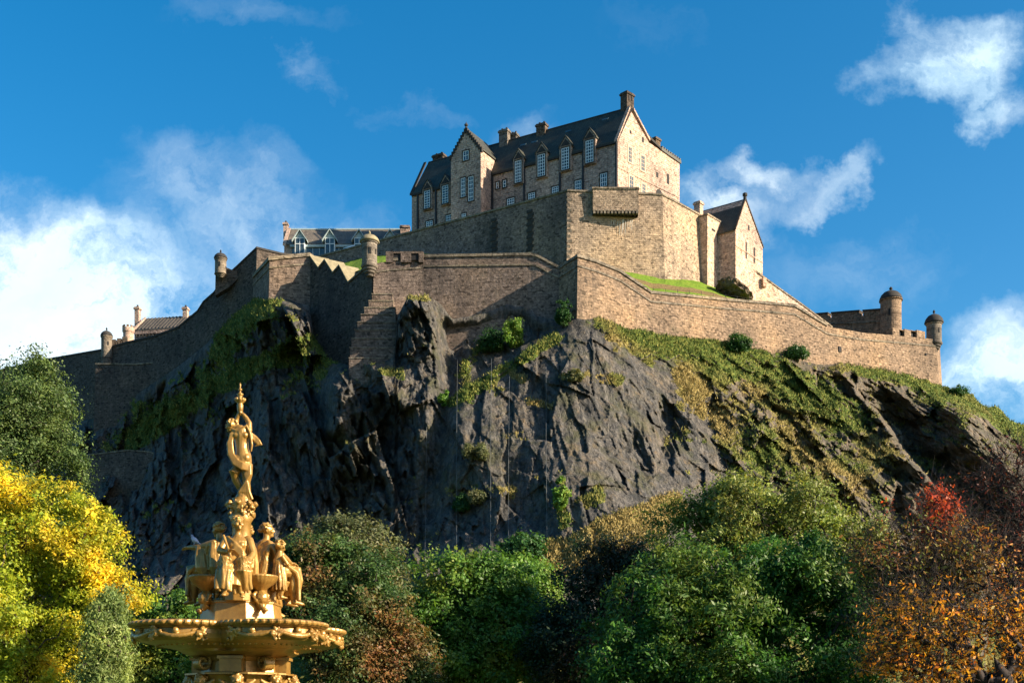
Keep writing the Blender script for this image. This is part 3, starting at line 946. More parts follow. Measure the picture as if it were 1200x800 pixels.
for (x0, x1, y0, y1) in ((1054, 1060, 387.5, 394), (1067.5, 1074.5, 388.7, 396)):
    a, b = on_plane(x0, y0, -0.5), on_plane(x1, y1, -0.5)
    c = (a + b) / 2 - pn * 0.3
    MB().box((c.x, c.y), pdir, pn, Vector((b.x - a.x, b.y - a.y, 0)).length / 2, 0.3, b.z - 0.2, a.z).build('embrasure', M['black'], root)

# stepped buttress under the turret
root = empty('stepped_buttress', at(440, 420, 178), 'stepped stone buttress widening down the cliff below the round turret', 'buttress')
bt = MB()
steps = [(436, 460, 345), (432, 461, 353), (427, 463, 361), (423, 464, 369), (419, 465, 378), (416, 465, 387), (412, 465, 397), (410, 464, 408), (409, 463, 420)]
for i, (x0, x1, yt) in enumerate(steps):
    D = 179.6 - i * 0.40
    a, b = at(x0, yt, D), at(x1, yt, D)
    zl = a.z - (1.3 if i < len(steps) - 1 else 5)
    bt.box(((a.x + b.x) / 2, D + 2.0), (1, 0), (0, 1), (b.x - a.x) / 2, 2.0, zl, a.z)
bt.build('masonry', M['rampart_dark'], root)
lg = MB()
for i, (x0, x1, yt) in enumerate(steps):
    D = 179.6 - i * 0.40
    a, b = at(x0 - .5, yt, D), at(x1 + .3, yt, D)
    lg.box(((a.x + b.x) / 2, D + 0.6), (1, 0), (0, 1), (b.x - a.x) / 2, 0.68, a.z + 0.004, a.z + 0.16)
lg.build('ledges', M['coping'], root)

# upper bastion
UA, UB = Vector((-44.6 + 9.1, 231, 0)), at(665, 224, 203.0)
def upl(px): return plan_hit(Vector((-35.5, 231, 0)), UB, px)
upper = [(372, 302, upl(372), 66), (443, 283, upl(443), 66), (560, 252.5, upl(560), 66), (665, 224.5, 203.0, 66), (776, 229, 204.6, 68), (795, 239, 208.3, 70), (821, 253.5, 213.2, 70)]
UP, UM, UZ = chain(upper)
root = empty('upper_wall', UP[2], 'long shaded retaining wall rising left to right under the grey hall', 'wall')
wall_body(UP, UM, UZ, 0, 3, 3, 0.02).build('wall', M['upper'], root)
course(UP, UM, 0, 3, 0.0, 0.3, 0.16, 1.2).build('coping', M['coping'], root)
# two dark ladders of toothing stones
wd = (UP[3] - UP[1]); wd.z = 0; wd.normalize(); wnn = Vector((wd.y, -wd.x, 0))
for px, y0, y1, step in ((579, 258, 294, 5.2), (621, 248, 295, 5.0)):
    y = y0
    tb = MB(); k = 0
    while y < y1:
        D = plan_hit(UP[1] + wnn * 0.0, UP[3] + wnn * 0.0, px + (k % 2) * 1.5)
        c = at(px + (k % 2) * 1.5, y, D)
        q = c + wnn * (0.02 * (UP[2].z - c.z) + 0.02)
        tb.box((q.x, q.y), wd, wnn, 0.55, 0.12, q.z - 0.24, q.z + 0.24)
        y += step * 0.75; k += 1
    tb.build('toothing', M['black2'] if 'black2' in M else M['pipe'], root)

root = empty('great_bastion', UP[4], 'tall sunlit bastion with battered walls and a corbelled box parapet', 'bastion')
UB_ = 0.055
def bastion_faces():
    mb = MB(); U = Vector((0, 0, 1))
    return wall_body(UP, UM, UZ, 3, 6, 3, UB_, mb)
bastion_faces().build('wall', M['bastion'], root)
course(UP, UM, 3, 6, 0.0, 0.3, 0.16, 1.2).build('coping', M['coping'], root)
a, b = at(694.5, 222.5, 202.7), at(748, 223.5, 202.9)
ztop, zbot = a.z + 0.1, at(720, 248, 203).z
xm, hw = (a.x + b.x) / 2, (b.x - a.x) / 2
MB().box((xm, 202.9 + 1.15), (1, 0.02), (-0.02, 1), hw, 1.4, zbot, ztop).build('box_parapet', M['bastion'], root)
MB().box((xm, 202.9 + 1.1), (1, 0.02), (-0.02, 1), hw + 0.12, 1.5, ztop + 0.003, ztop + 0.3).build('coping', M['coping'], root)
cbm = MB()
for i in range(13):
    x = xm - hw + 0.25 + (2 * hw - 0.5) * i / 12
    cbm.box((x, 203.2), (1, 0), (0, 1), 0.17, 1.0, zbot - 0.6, zbot - 0.003, 1.0)
cbm.build('corbels', M['coping'], root)
MB().box((xm, 203.3), (1, 0.02), (-0.02, 1), hw, 0.55, zbot - 0.6, zbot - 0.05).build('corbel_shadow_course', M['old'], root)  # dark band painted in as the shadow between the corbels
# lime streaks below the corbels
lm = MB()
for i in range(11):
    px = 717 + i * 2.4 + random.uniform(-.8, .8); y0 = 257 + random.uniform(0, 3); y1 = y0 + random.uniform(7, 17) * (1.2 if 3 < i < 9 else 0.8)
    def fp(px, py):
        D = 203.7
        for _ in range(4):
            z = at(px, py, D).z
            D = 203.75 - UB_ * max(0, UP[3].z - z) - 0.10
        return at(px, py, D)
    w = random.uniform(.3, .75)
    lm.poly([fp(px - w, y0), fp(px + w, y0), fp(px + w * .6 - 1.0, y1), fp(px - w * .3 - 1.0, y1)])
lmo = lm.build('lime_streaks', M['lime'] if 'lime' in M else M['white'], root)
# quoins of the front corner
qm = MB()
for k in range(14):
    py = 228 + k * 6.2
    c = at(665.2 + (1.8 if k % 2 else 1.0), py, 203.0)
    dz_ = UP[3].z - c.z
    c = c + Vector((0, -UB_ * dz_ - 0.0, 0)) + UM[3] * 0
    qm.box((c.x, c.y + 0.18), (1, 0), (0, 1), 0.42 if k % 2 else 0.3, 0.2, c.z - 0.25, c.z + 0.25)
qm.build('quoins', M['coping'], root)
# ------------------------------------------------------------------ castle: buildings
class Facade:
    """vertical wall plane through P0 along unit direction d; outward normal towards the viewer"""
    def __init__(self, P0, d):
        self.P0 = Vector(P0); self.d = Vector((d[0], d[1], 0)).normalized()
        n = Vector((self.d.y, -self.d.x, 0))
        self.n = n if n.y < 0 else -n

    def hit(self, px, py):
        t = (px - 600) / F
        k = (t * self.P0.y - self.P0.x) / (self.d.x - t * self.d.y)
        D = self.P0.y + self.d.y * k
        return k, ZC + (HZ - py) / F * D

    def pt(self, s, z, out=0.0):
        v = self.P0 + self.d * s + self.n * out
        return Vector((v.x, v.y, z))

    def block(self, mb, s0, s1, z0, z1, o0, o1):
        b = [self.pt(s0, z0, o0), self.pt(s1, z0, o0), self.pt(s1, z0, o1), self.pt(s0, z0, o1)]
        mb.prism(b, [v + Vector((0, 0, z1 - z0)) for v in b])
        return mb

    def pbox(self, mb, px0, px1, py0, py1, o0, o1):
        """box covering the photo rectangle (verticals stay vertical)"""
        s0, s1 = self.hit(px0, (py0 + py1) / 2)[0], self.hit(px1, (py0 + py1) / 2)[0]
        zt, zb = self.hit((px0 + px1) / 2, py0)[1], self.hit((px0 + px1) / 2, py1)[1]
        return self.block(mb, min(s0, s1), max(s0, s1), zb, zt, o0, o1)

    def window(self, px0, px1, py0, py1, parent, cols=2, rows=4, stone=None, fmat=None, out=0.0):
        s0, s1 = sorted((self.hit(px0, (py0 + py1) / 2)[0], self.hit(px1, (py0 + py1) / 2)[0]))
        zt, zb = self.hit((px0 + px1) / 2, py0)[1], self.hit((px0 + px1) / 2, py1)[1]
        sur = MB(); w = 0.22
        self.block(sur, s0 - w, s0 - .003, zb - .2, zt + .25, out - 0.1, out + 0.07); self.block(sur, s1 + .003, s1 + w, zb - .2, zt + .25, out - 0.1, out + 0.07)
        self.block(sur, s0, s1, zt + .003, zt + .25, out - 0.1, out + 0.065); self.block(sur, s0, s1, zb - .2, zb - .003, out - 0.1, out + 0.13)
        wo_ = sur.build('window', stone or M['chimney'], parent)
        gl = MB(); self.block(gl, s0, s1, zb, zt, out - 0.1, out + 0.012); gl.build('pane', M['glass'], wo_)
        fr = MB(); b = 0.075
        self.block(fr, s0, s0 + b * 1.4, zb, zt, out + .014, out + .05); self.block(fr, s1 - b * 1.4, s1, zb, zt, out + .014, out + .05)
        for i in range(1, cols):
            s = s0 + (s1 - s0) * i / cols; self.block(fr, s - b / 2, s + b / 2, zb + b, zt - b, out + .014, out + .045)
        for i in range(rows + 1):
            z = zb + (zt - zb) * i / rows
            z = min(max(z, zb + b * .6), zt - b * .6)
            self.block(fr, s0 + b * 1.4, s1 - b * 1.4, z - b * .55, z + b * .55, out + .014, out + .048)
        fr.build('frame', fmat or M['white'], wo_)
        return wo_


P0 = (18.4, 215.0, 0)
fd = Vector((-0.866, 0.5, 0)); gd_ = Vector((0.7071, 0.7071, 0))
FA = Facade(P0, fd); GE = Facade(P0, gd_)
ZB, ZE, ZR = 84.0, 103.6, 110.2
S1, SL = 25.6, 43.4
GA, GR = 3.7, 8.75                   # gable: run to the ridge, run to the far eave
hall = empty('great_hall', (18.4, 215, 84), 'big grey stone hall on the summit with dormers, chimneys and a bright gable end', 'building')


def hp(s, a, z):
    v = Vector(P0) + FA.d * s + gd_ * a
    return Vector((v.x, v.y, z))


w = MB()
# main body with its gables, then the projecting bay and the rear range
for s0, s1 in ((0.0, SL),):
    prof = [(0, ZB), (0, ZE), (GA, ZR - 0.1), (GR, ZE + 2.6), (GR, ZB)]
    w.prism([hp(s0 + 0.0, a, z - (0.45 if 0 < i < 4 else 0)) for i, (a, z) in enumerate(prof)], [hp(s1, a, z - (0.45 if 0 < i < 4 else 0)) for i, (a, z) in enumerate(prof)])
w.build('wall', M['hall'], hall)
rr = MB()
rr.prism([hp(0.02, GR + .01, ZB), hp(0.02, 17.6, ZB), hp(16, 17.6, ZB), hp(16, GR + .01, ZB)], [hp(0.02, GR + .01, 105.9), hp(0.02, 17.6, 105.0), hp(16, 17.6, 105.0), hp(16, GR + .01, 105.9)])
rr.build('rear_range', M['hall'], hall)
rc = MB()
rc.prism([hp(-.2, 12.0, 105.62), hp(-.2, 17.8, 105.02), hp(16.2, 17.8, 105.02), hp(16.2, 12.0, 105.62)], [hp(-.2, 12.0, 106.15), hp(-.2, 17.8, 105.55), hp(16.2, 17.8, 105.55), hp(16.2, 12.0, 106.15)])
for i in range(9):
    a = 12.2 + i * 0.64
    zz = 106.15 - (a - 12) * 0.1
    rc.prism([hp(-.2, a, zz), hp(-.2, a + .34, zz - .03), hp(.3, a + .34, zz - .03), hp(.3, a, zz)], [hp(-.2, a, zz + .3), hp(-.2, a + .34, zz + .27), hp(.3, a + .34, zz + .27), hp(.3, a, zz + .3)])
rc.build('rear_roof', M['slate'], hall)
cc = MB()
cc.prism([hp(-.14, GR - .6, 106.75), hp(-.14, 12.0, 105.75), hp(.8, 12.0, 105.75), hp(.8, GR - .6, 106.75)], [hp(-.14, GR - .6, 107.2), hp(-.14, 12.0, 106.1), hp(.8, 12.0, 106.1), hp(.8, GR - .6, 107.2)])
cc.build('coping', M['black2'], hall)
# main roof: two slopes with thickness, slightly inside the gable copings
rf = MB()
def slope(s0, s1, a0, z0, a1, z1, th=0.3):
    b = [hp(s0, a0, z0), hp(s1, a0, z0), hp(s1, a1, z1), hp(s0, a1, z1)]
    rf.prism(b, [v + Vector((0, 0, th)) for v in b])
slope(0.45, SL - 0.45, -0.28, ZE - 0.5, GA, ZR - 0.02)
slope(0.45, SL - 0.45, GA + .004, ZR - 0.02, GR + 0.2, ZE + 2.3)
rf.build('roof', M['slate'], hall)
rg = MB(); rg.tube([hp(0.5, GA, ZR + .3), hp(SL - .5, GA, ZR + .3)], 0.14, 6); rg.build('ridge', M['pipe'], hall)
# raking copes of the two end gables
for s0, s1 in ((-0.16, 0.44), (SL - .44, SL + .16)):
    cp = MB()
    for (a0, z0, a1, z1) in ((-0.35, ZE - 0.6, GA - .5, ZR - 0.1), (GA + .5, ZR - .1, GR, ZE + 2.6)):
        b = [hp(s0, a0, z0), hp(s1, a0, z0), hp(s1, a1, z1), hp(s0, a1, z1)]
        cp.prism(b, [v + Vector((0, 0, .42)) for v in b])
    cp.build('coping', M['hall'] if s0 < 1 else M['black2'], hall)
ev = MB(); FA.block(ev, 0.1, S1 - .05, ZE - 0.75, ZE - 0.45, 0.0, 0.34); FA.block(ev, 32.2, SL - .1, ZE - .75, ZE - .45, 0.0, 0.34)
ev.build('eaves_course', M['black2'], hall)
# projecting bay with a crow-stepped gable
B0, B1, BO = S1, 32.05, 3.78
bz0, bza = 106.3, 110.8
bay = MB()
prof = [(B0, ZB), (B1, ZB), (B1, bz0), ((B0 + B1) / 2, bza - .2), (B0, bz0)]
bay.prism([FA.pt(s, z, BO) for s, z in prof], [FA.pt(s, z, -3.0) for s, z in prof])
bay.build('bay', M['hall'], hall)
br_ = MB(); mid_ = (B0 + B1) / 2
for sA, sB in ((B0 - .25, mid_), (mid_, B1 + .25)):
    zA = bz0 - .05 if sA < mid_ - .1 else bza + .05
    zB = bza + .05 if sA < mid_ - .1 else bz0 - .05
    b = [FA.pt(sA, zA, BO - .45), FA.pt(sB, zB, BO - .45), FA.pt(sB, zB, -4.2), FA.pt(sA, zA, -4.2)]
    br_.prism(b, [v + Vector((0, 0, .25)) for v in b])
br_.build('bay_roof', M['slate'], hall)
cs_ = MB(); ns = 9
for i in range(ns):
    for sg in (-1, 1):
        f0, f1 = i / ns, (i + 1) / ns
        sa = mid_ + sg * (B1 - B0 + .5) / 2 * (1 - f0); sb = mid_ + sg * (B1 - B0 + .5) / 2 * (1 - f1)
        if i == ns - 1: sb = mid_ + sg * 0.02
        z = bz0 - .1 + (bza + .15 - bz0) * (i + 1) / ns
        FA.block(cs_, min(sa, sb), max(sa, sb), z - .9, z, BO - .42, BO + .1)
cs_.build('crow_steps', M['black2'], hall)
fn_ = MB(); c = FA.pt(mid_, bza, BO - .15)
fn_.lathe((c.x, c.y, c.z), [(.26, -.1), (.26, .25), (.14, .3), (.14, .45), (.34, .62), (.34, .85), (.1, 1.0), (.08, 1.25)], 10)
fn_.build('finial', M['black2'], hall)
BF = Facade(FA.pt(0, 0, BO), fd)
for x0, x1, y0, y1, c_, r_ in ((540.2, 545.4, 208.8, 231, 2, 5), (549.1, 554.9, 207, 235.5, 2, 6), (542.8, 549.2, 177, 188, 2, 2), (541.2, 546.2, 250.5, 255.8, 2, 2)):
    BF.window(x0, x1, y0, y1, hall, c_, r_)
# facade windows: tall ones rise through the eaves as dormers
tall = [(604.9, 612.4, 189.6, 215), (631.6, 640.0, 182.2, 207.6), (659.5, 668.2, 174.6, 199.8), (687.7, 696.7, 165.7, 191.7), (498.7, 505.6, 224.6, 245), (519.7, 526.9, 218.5, 239.2)]
for i, (x0, x1, y0, y1) in enumerate(tall):
    s0, s1 = sorted((FA.hit(x0, y1)[0], FA.hit(x1, y1)[0])); zt = FA.hit((x0 + x1) / 2, y0)[1]
    dm = MB(); wd_ = 0.42; rise = 1.6; zt2 = zt + 0.45; zl_ = FA.hit((x0 + x1) / 2, y1)[1] - 0.3
    prof = [(s0 - wd_, zl_), (s1 + wd_, zl_), (s1 + wd_, zt2), ((s0 + s1) / 2, zt2 + rise), (s0 - wd_, zt2)]
    dm.prism([FA.pt(s, z, 0.42) for s, z in prof], [FA.pt(s, z, -2.6) for s, z in prof])
    d_o = dm.build('dormer', M['hall'], hall)
    dr_ = MB(); m_s = (s0 + s1) / 2
    for sA, sB in ((s0 - wd_ - .2, m_s), (m_s, s1 + wd_ + .2)):
        lowz, hiz = zt2 - .28, zt2 + rise + .02
        zA, zB = (lowz, hiz) if sA < m_s - .01 else (hiz, lowz)
        b = [FA.pt(sA, zA, .56), FA.pt(sB, zB, .56), FA.pt(sB, zB, -3.4), FA.pt(sA, zA, -3.4)]
        dr_.prism(b, [v + Vector((0, 0, .26)) for v in b])
    dr_.build('dormer_roof', M['slate'], d_o)
    pe = MB(); pe.extrude([FA.pt(s0 - .25, zt2 - .05, .43), FA.pt(s1 + .25, zt2 - .05, .43), FA.pt(m_s, zt2 + rise - .45, .43)], FA.n * .05)
    pe.build('pediment', M['black2'], d_o)
    FA.window(x0, x1, y0, y1, hall, 3 if i < 4 else 2, 7, out=0.43)
for x0, x1, y0, y1 in ((594.4, 602.8, 232.6, 241.6), (619.4, 627, 226.2, 234.6), (647, 654.6, 218.8, 227.5), (673.8, 681.4, 211.6, 224.4), (703.6, 711.4, 203.4, 218.8), (499.5, 507, 259.2, 267), (522.6, 529.5, 252.2, 261)):
    FA.window(x0, x1, y0, y1, hall, 3, 3)
for x0, x1, y0, y1 in ((581.6, 584.5, 213.8, 221.2), (589.6, 593.2, 211.4, 219.6)):
    FA.window(x0, x1, y0, y1, hall, 1, 2)
# bright gable end: sashes set in pale margins
GP = plain('pale_margin', (0.40, 0.32, 0.24), 0.9, 0.2)
for x0, x1, y0, y1, c_, r_ in ((736.0, 740.4, 172.5, 190.5, 2, 4), (750.8, 755.6, 182.5, 200.5, 2, 4), (737.4, 742.4, 206.5, 221.5, 2, 3), (752, 756.6, 215.5, 227, 2, 3)):
    GE.window(x0, x1, y0, y1, hall, c_, r_, stone=GP, fmat=GP)
for x0, x1, y0, y1 in ((737.8, 739.9, 153, 157), (752.2, 754.6, 161, 167), (769, 771.5, 202, 208), (781.5, 784.2, 204, 215.5)):
    mbw = MB(); GE.pbox(mbw, x0, x1, y0, y1, -0.1, 0.02); mbw.build('slit_window', M['black'], hall)
# arched doorway at the foot of the rear range
s0, z0 = GE.hit(769, 236); s1, z1 = GE.hit(776, 224)
ar = MB(); am = (s0 + s1) / 2; hw_ = (s1 - s0) / 2
pts = [GE.pt(s0, z0 - 1, .03), GE.pt(s1, z0 - 1, .03)] + [GE.pt(am + hw_ * math.cos(t), z1 - hw_ * .9 + hw_ * math.sin(t), .03) for t in np.linspace(0, math.pi, 8)]
ar.extrude(pts, -GE.n * 0.2); ar.build('archway', M['black'], hall)
sc_ = MB(); GE.block(sc_, 0.3, 17.4, 98.6, 98.8, 0.0, 0.09); sc_.build('string_course', M['hall'], hall)
# rainwater pipes
for px in (577.3, 614.6, 656.6, 683.6, 722.6, 490, 511.2, 531.0):
    s = FA.hit(px, 220)[0]
    FA.block(MB(), s - .16, s + .16, ZB + 2, ZE - .76, .02, .26).build('downpipe', M['pipe'], hall)
# chimneys
def chimney(px0, px1, pyt, pyb, D, depth, parent, pots=0, mat=None, ax=None, split=False, back=None):
    a, b = at(px0, pyt, D), at(px1, pyt, D)
    c = (a + b) / 2; zb = at(px0, pyb, D).z
    if back is not None: c = c + back
    ax = ax or FA.d; ay = Vector((-ax.y, ax.x, 0))
    ext = abs((b - a).x)
    # footprint of an oblique box as wide as seen
    k = abs(ax.x); kk = abs(ax.y)
    L = max(0.5, (ext - depth * kk) / max(k, .05)) if depth * kk < ext * .7 else ext
    mb = MB()
    mb.box((c.x, c.y), ax, ay, L / 2, depth / 2, zb - 2.5, c.z - .5)
    mb.box((c.x, c.y), ax, ay, L / 2 + .16, depth / 2 + .16, c.z - .495, c.z - .2)
    mb.box((c.x, c.y), ax, ay, L / 2 + .04, depth / 2 + .04, c.z - .195, c.z)
    if split:
        mb.box((c.x, c.y), ax, ay, L / 2 + .12, depth / 2 + .12, zb + .1, zb + .45)
    o = mb.build('chimney', mat or M['chimney'], parent)
    if pots:
        for i in range(pots):
            pm = MB()
            q = Vector((c.x, c.y, c.z)) + ax * (L * ((i + .5) / pots - .5))
            pm.lathe((q.x, q.y, q.z), [(.2, 0.004), (.17, .35), (.21, .4)], 8)
            pm.build('chimney_pot', M['black2'], o)
    return o

ch = chimney(730.2, 746.2, 108.5, 133, 218.2, 1.5, hall, 0, ax=gd_, back=GE.n * -.62)
for i in (-.45, .35):
    q = Vector((at(738.5, 115, 218.2)))
    c = q + gd_ * i + GE.n * .14
    MB().box((c.x, c.y), gd_, GE.n, .14, .05, c.z - .45, c.z + .3).build('vent', M['black'], ch)
chimney(584.6, 598.0, 153, 173, 230.5, 1.1, hall, 2, M['turret'])
chimney(597.5, 608.0, 157.2, 172, 231.2, 1.1, hall, 2, M['turret'])
chimney(628.2, 642, 145.8, 162.5, 226.6, 1.1, hall, 2)
chimney(506.8, 522.8, 181.8, 198, 239.6, 1.2, hall, 2)
chimney(766, 777.6, 161, 178, 223.8, 1.2, hall, 0, ax=gd_, back=GE.n * -.7)
for px, py in ((709, 139.5), (666, 153.5), (613, 169.5), (626, 166)):
    D0 = hp(FA.hit(px, 190)[0], GA * .8, 0).y
    c = at(px, py + 2, D0 - .2)
    sl = Vector((0, 0, 1)) * (ZR - ZE) + gd_ * GA; sl.normalize()
    q = MB(); v = [c - FA.d * .6, c + FA.d * .6, c + FA.d * .6 + sl * .4, c - FA.d * .6 + sl * .4]
    nn_ = FA.d.cross(sl); nn_ = nn_ if nn_.y < 0 else -nn_
    q.extrude([p_ + nn_ * .1 for p_ in v], nn_ * .08); q.build('roof_light', M['glass'], hall)

# gabled house right of the bastion
G0 = at(862, 268, 212.0); G1 = at(893.8, 290.5, 219.8)
gdir = Vector((G1.x - G0.x, G1.y - G0.y, 0)); gw = gdir.length; gdir.normalize()
HF = Facade((G0.x, G0.y, 0), gdir); bd = -HF.n
rdg = Vector((-0.80, 0.60, 0))
house = empty('gabled_house', (G0.x, G0.y, 70), 'tall narrow house with a steep sunlit gable and slate roof, right of the bastion', 'building')
za = at(873.6, 236, 215.2).z; ze = G0.z
sa = HF.hit(873.6, 240)[0]
prof = [(0, 70), (gw, 70), (gw, ze), (sa + .2, za), (sa - .2, za), (0, ze)]
mb = MB(); f_ = [HF.pt(s, z) for s, z in prof]; mb.prism(f_, [v + rdg * 26 for v in f_]); mb.build('wall', M['hall'], house)
rf = MB()
for (s0, z0, s1, z1) in ((-.25, ze - .35, sa, za + .0), (sa, za, gw + .25, ze - .35)):
    b = [HF.pt(s0, z0, -.3), HF.pt(s1, z1, -.3)]; b += [b[1] + rdg * 25.5, b[0] + rdg * 25.5]
    rf.prism(b, [v + Vector((0, 0, .28)) for v in b])
rf.build('roof', M['slate'], house)
cp = MB()
for (s0, z0, s1, z1) in ((-.15, ze - .3, sa - .1, za), (sa + .1, za, gw + .15, ze - .3)):
    b = [HF.pt(s0, z0, .12), HF.pt(s1, z1, .12), HF.pt(s1, z1, -.3), HF.pt(s0, z0, -.3)]
    cp.prism(b, [v + Vector((0, 0, .36)) for v in b])
cp.build('coping', M['chimney'], house)
c = HF.pt(sa, za, -.1); fm = MB(); fm.lathe((c.x, c.y, c.z + .2), [(.3, -.2), (.3, .3), (.2, .4), (.42, .6), (.42, 1.0), (.15, 1.15)], 8); fm.build('finial', M['black2'], house)
for x0, x1, y0, y1 in ((873.6, 875.2, 284, 303), (883, 884.8, 290, 308), (876.5, 878.3, 264, 270)):
    q = MB(); HF.pbox(q, x0, x1, y0, y1, -.1, .03); q.build('slit_window', M['black'], house)
q = MB(); s_, z_ = HF.hit(870, 300); HF.block(q, 0.1, gw - .1, ze - 3.0, ze - 2.8, 0, .1); q.build('string_course', M['hall'], house)

# tower block between bastion and house, its chimney
T0 = at(829, 252, 211.5); T1 = at(847, 264.5, 215.3)
tdir = Vector((T1.x - T0.x, T1.y - T0.y, 0)); tw = tdir.length; tdir.normalize(); TF = Facade((T0.x, T0.y, 0), tdir)
tower = empty('tower_block', (T0.x, T0.y, 66), 'plain square stone block with a flat top beside the bastion, a chimney on its left', 'tower')
mb = MB(); TF.block(mb, 0, tw, 66, T0.z, 0, -6); mb.build('wall', M['hall'], tower)
mb = MB(); TF.block(mb, -.1, tw + .1, T0.z + .003, T0.z + .3, .12, -6.1); mb.build('coping', M['coping'], tower)
mb = MB(); TF.pbox(mb, 840.5, 842.5, 273, 285, -.1, .04); mb.build('slit_window', M['black'], tower)
q = MB(); TF.pbox(q, 834, 838, 268.5, 271, -.1, .04); q.build('slit_window', M['black'], tower)
chimney(813.2, 824, 237, 253, 213.6, 1.2, tower, 0, M['hall'], ax=tdir)

# buttressed wall that steps down from the house behind the prow wall
stepw = [(843, 291, 215.0, 60), (868, 306.5, 216.6, 60), (894, 325, 218.6, 58), (907, 334.6, 219.8, 58), (920, 344, 221.5, 58), (938, 356.5, 223.5, 56), (975, 384, 228, 54)]
SP, SM, SZ = chain(stepw)
root = empty('stair_wall', SP[2], 'thin buttressed wall descending steeply from the gabled house to the right', 'wall')
wall_body(SP, SM, SZ, 0, 6, 1.5, 0.03).build('wall', M['hall'], root)
course(SP, SM, 0, 6, 0.0, 0.3, 0.14, 1.6).build('coping', M['coping'], root)
for px, y0, y1 in ((853.5, 295, 316), (866.5, 306, 324), (880.5, 316.5, 331), (893.8, 326, 337)):
    A_, B_ = (SP[0], SP[1]) if px < 868 else (SP[1], SP[2])
    D = plan_hit(A_, B_, px); a, b = at(px, y0, D), at(px, y1, D)
    dv = (B_ - A_); dv.z = 0; dv.normalize(); nv = Vector((dv.y, -dv.x, 0))
    MB().box((a.x + nv.x * .2, a.y + nv.y * .2), dv, nv, .32, .45, b.z, a.z - .1).build('buttress', M['hall'], root)

# far-right battlement with its round tower
K0 = at(940, 369.5, 242); K1 = at(1046, 362, 229.5)
kd = Vector((K1.x - K0.x, K1.y - K0.y, 0)); kl = kd.length; kd.normalize(); KF = Facade((K0.x, K0.y, 0), kd)
root = empty('battlement_wall', (K0.x, K0.y, 66), 'dark crenellated wall running to the larger domed round tower', 'wall')
mb = MB()
def ktop(px, base):      # photo row of the wall head
    return 369.2 + (362.3 - 369.2) * (px - 949) / (1045 - 949) + base
pieces = [(938, 970.0, 0), (970.0, 974.5, 4.8), (974.5, 1007, 0), (1007, 1011.5, 5), (1011.5, 1047, 0)]
for x0, x1, dn in pieces:
    (s0, z0), (s1, z1) = KF.hit(x0, ktop(x0, dn)), KF.hit(x1, ktop(x1, dn))
    b = [KF.pt(s0, 60), KF.pt(s1, 60), KF.pt(s1, 60, -1.4), KF.pt(s0, 60, -1.4)]
    t_ = [KF.pt(s0, z0), KF.pt(s1, z1), KF.pt(s1, z1, -1.4), KF.pt(s0, z0, -1.4)]
    mb.prism(b, t_)
mb.build('wall', M['rampart'], root)
mb = MB()
for x0, x1, dn in pieces:
    if dn: continue
    (s0, z0), (s1, z1) = KF.hit(x0, ktop(x0, 0)), KF.hit(x1, ktop(x1, 0))
    b = [KF.pt(s0 - .1, z0 + .003, .12), KF.pt(s1 + .1, z1 + .003, .12), KF.pt(s1 + .1, z1 + .003, -1.5), KF.pt(s0 - .1, z0 + .003, -1.5)]
    mb.prism(b, [v + Vector((0, 0, .3)) for v in b])
mb.build('coping', M['black2'], root)
mb = MB(); (s0, z0), (s1, z1) = KF.hit(952, 381), KF.hit(1045, 377)
b = [KF.pt(s0, z0, 0), KF.pt(s1, z1, 0), KF.pt(s1, z1, .16), KF.pt(s0, z0, .16)]; mb.prism(b, [v + Vector((0, 0, .3)) for v in b]); mb.build('string_course', M['coping'], root)

# ------------------------------------------------------------------ domed turrets
def turret(name, label, px, D, r_px, cap_px, y_cap, y_eave, y_base, corbel=0, y_tip=None, mat=None, cat='turret', slits=(), neck=0, capm=None):
    k = D / F
    c = at(px, y_base, D)
    r, rc_ = r_px * k, cap_px * k
    root = empty(name, c, label, cat, 'domed turrets on the ramparts')
    hb = (y_base - y_eave) * k
    mb = MB(); mb.lathe((c.x, c.y, c.z), [(r * 1.03, -2.5 if not corbel else 0.0), (r, hb * .5), (r, hb - .25), (r * 1.12, hb - .15), (r * 1.12, hb)], 28)
    mb.build('body', mat or M['turret'], root, smooth=False)
    hc = (y_eave - y_cap) * k
    mb = MB(); mb.lathe((c.x, c.y, c.z + hb), [(rc_ * .9, 0.004), (rc_, .12), (rc_ * .98, hc * .18), (rc_ * .86, hc * .5), (rc_ * .62, hc * .78), (rc_ * .3, hc * .95), (rc_ * .1, hc)], 28)
    mb.build('dome', capm or M['cap'], root, smooth=True)
    yt = y_tip if y_tip else y_cap - 3
    ht = (y_cap - yt) * k
    mb = MB(); mb.lathe((c.x, c.y, c.z + hb + hc - .1), [(.1 * r, 0), (.07 * r, ht * .3), (.18 * r, ht * .55), (.16 * r, ht * .8), (.04 * r, ht + .1)], 10)
    mb.build('finial', capm or M['cap'], root, smooth=True)
    if corbel:
        hk = corbel * k; n_ = 4
        prof = [(r * .12, -hk)]
        for i in range(n_):
            q = r * (.3 + .82 * (i + 1) / n_)
            prof += [(q * .92, -hk + hk * (i + .15) / n_), (q, -hk + hk * (i + .5) / n_), (q, -hk + hk * (i + .98) / n_)]
        mb = MB(); mb.lathe((c.x, c.y, c.z - .004), prof, 28); mb.build('corbel', mat or M['turret'], root)
    for (ang, z0, z1, wpx) in slits:
        v = Vector((math.cos(ang), math.sin(ang), 0)); t_ = Vector((-v.y, v.x, 0)); q = c + v * (r - .1)
        MB().box((q.x, q.y), t_, v, wpx * k / 2, .16, c.z + z0 * hb, c.z + z1 * hb).build('slit_window', M['black'], root)
    return root


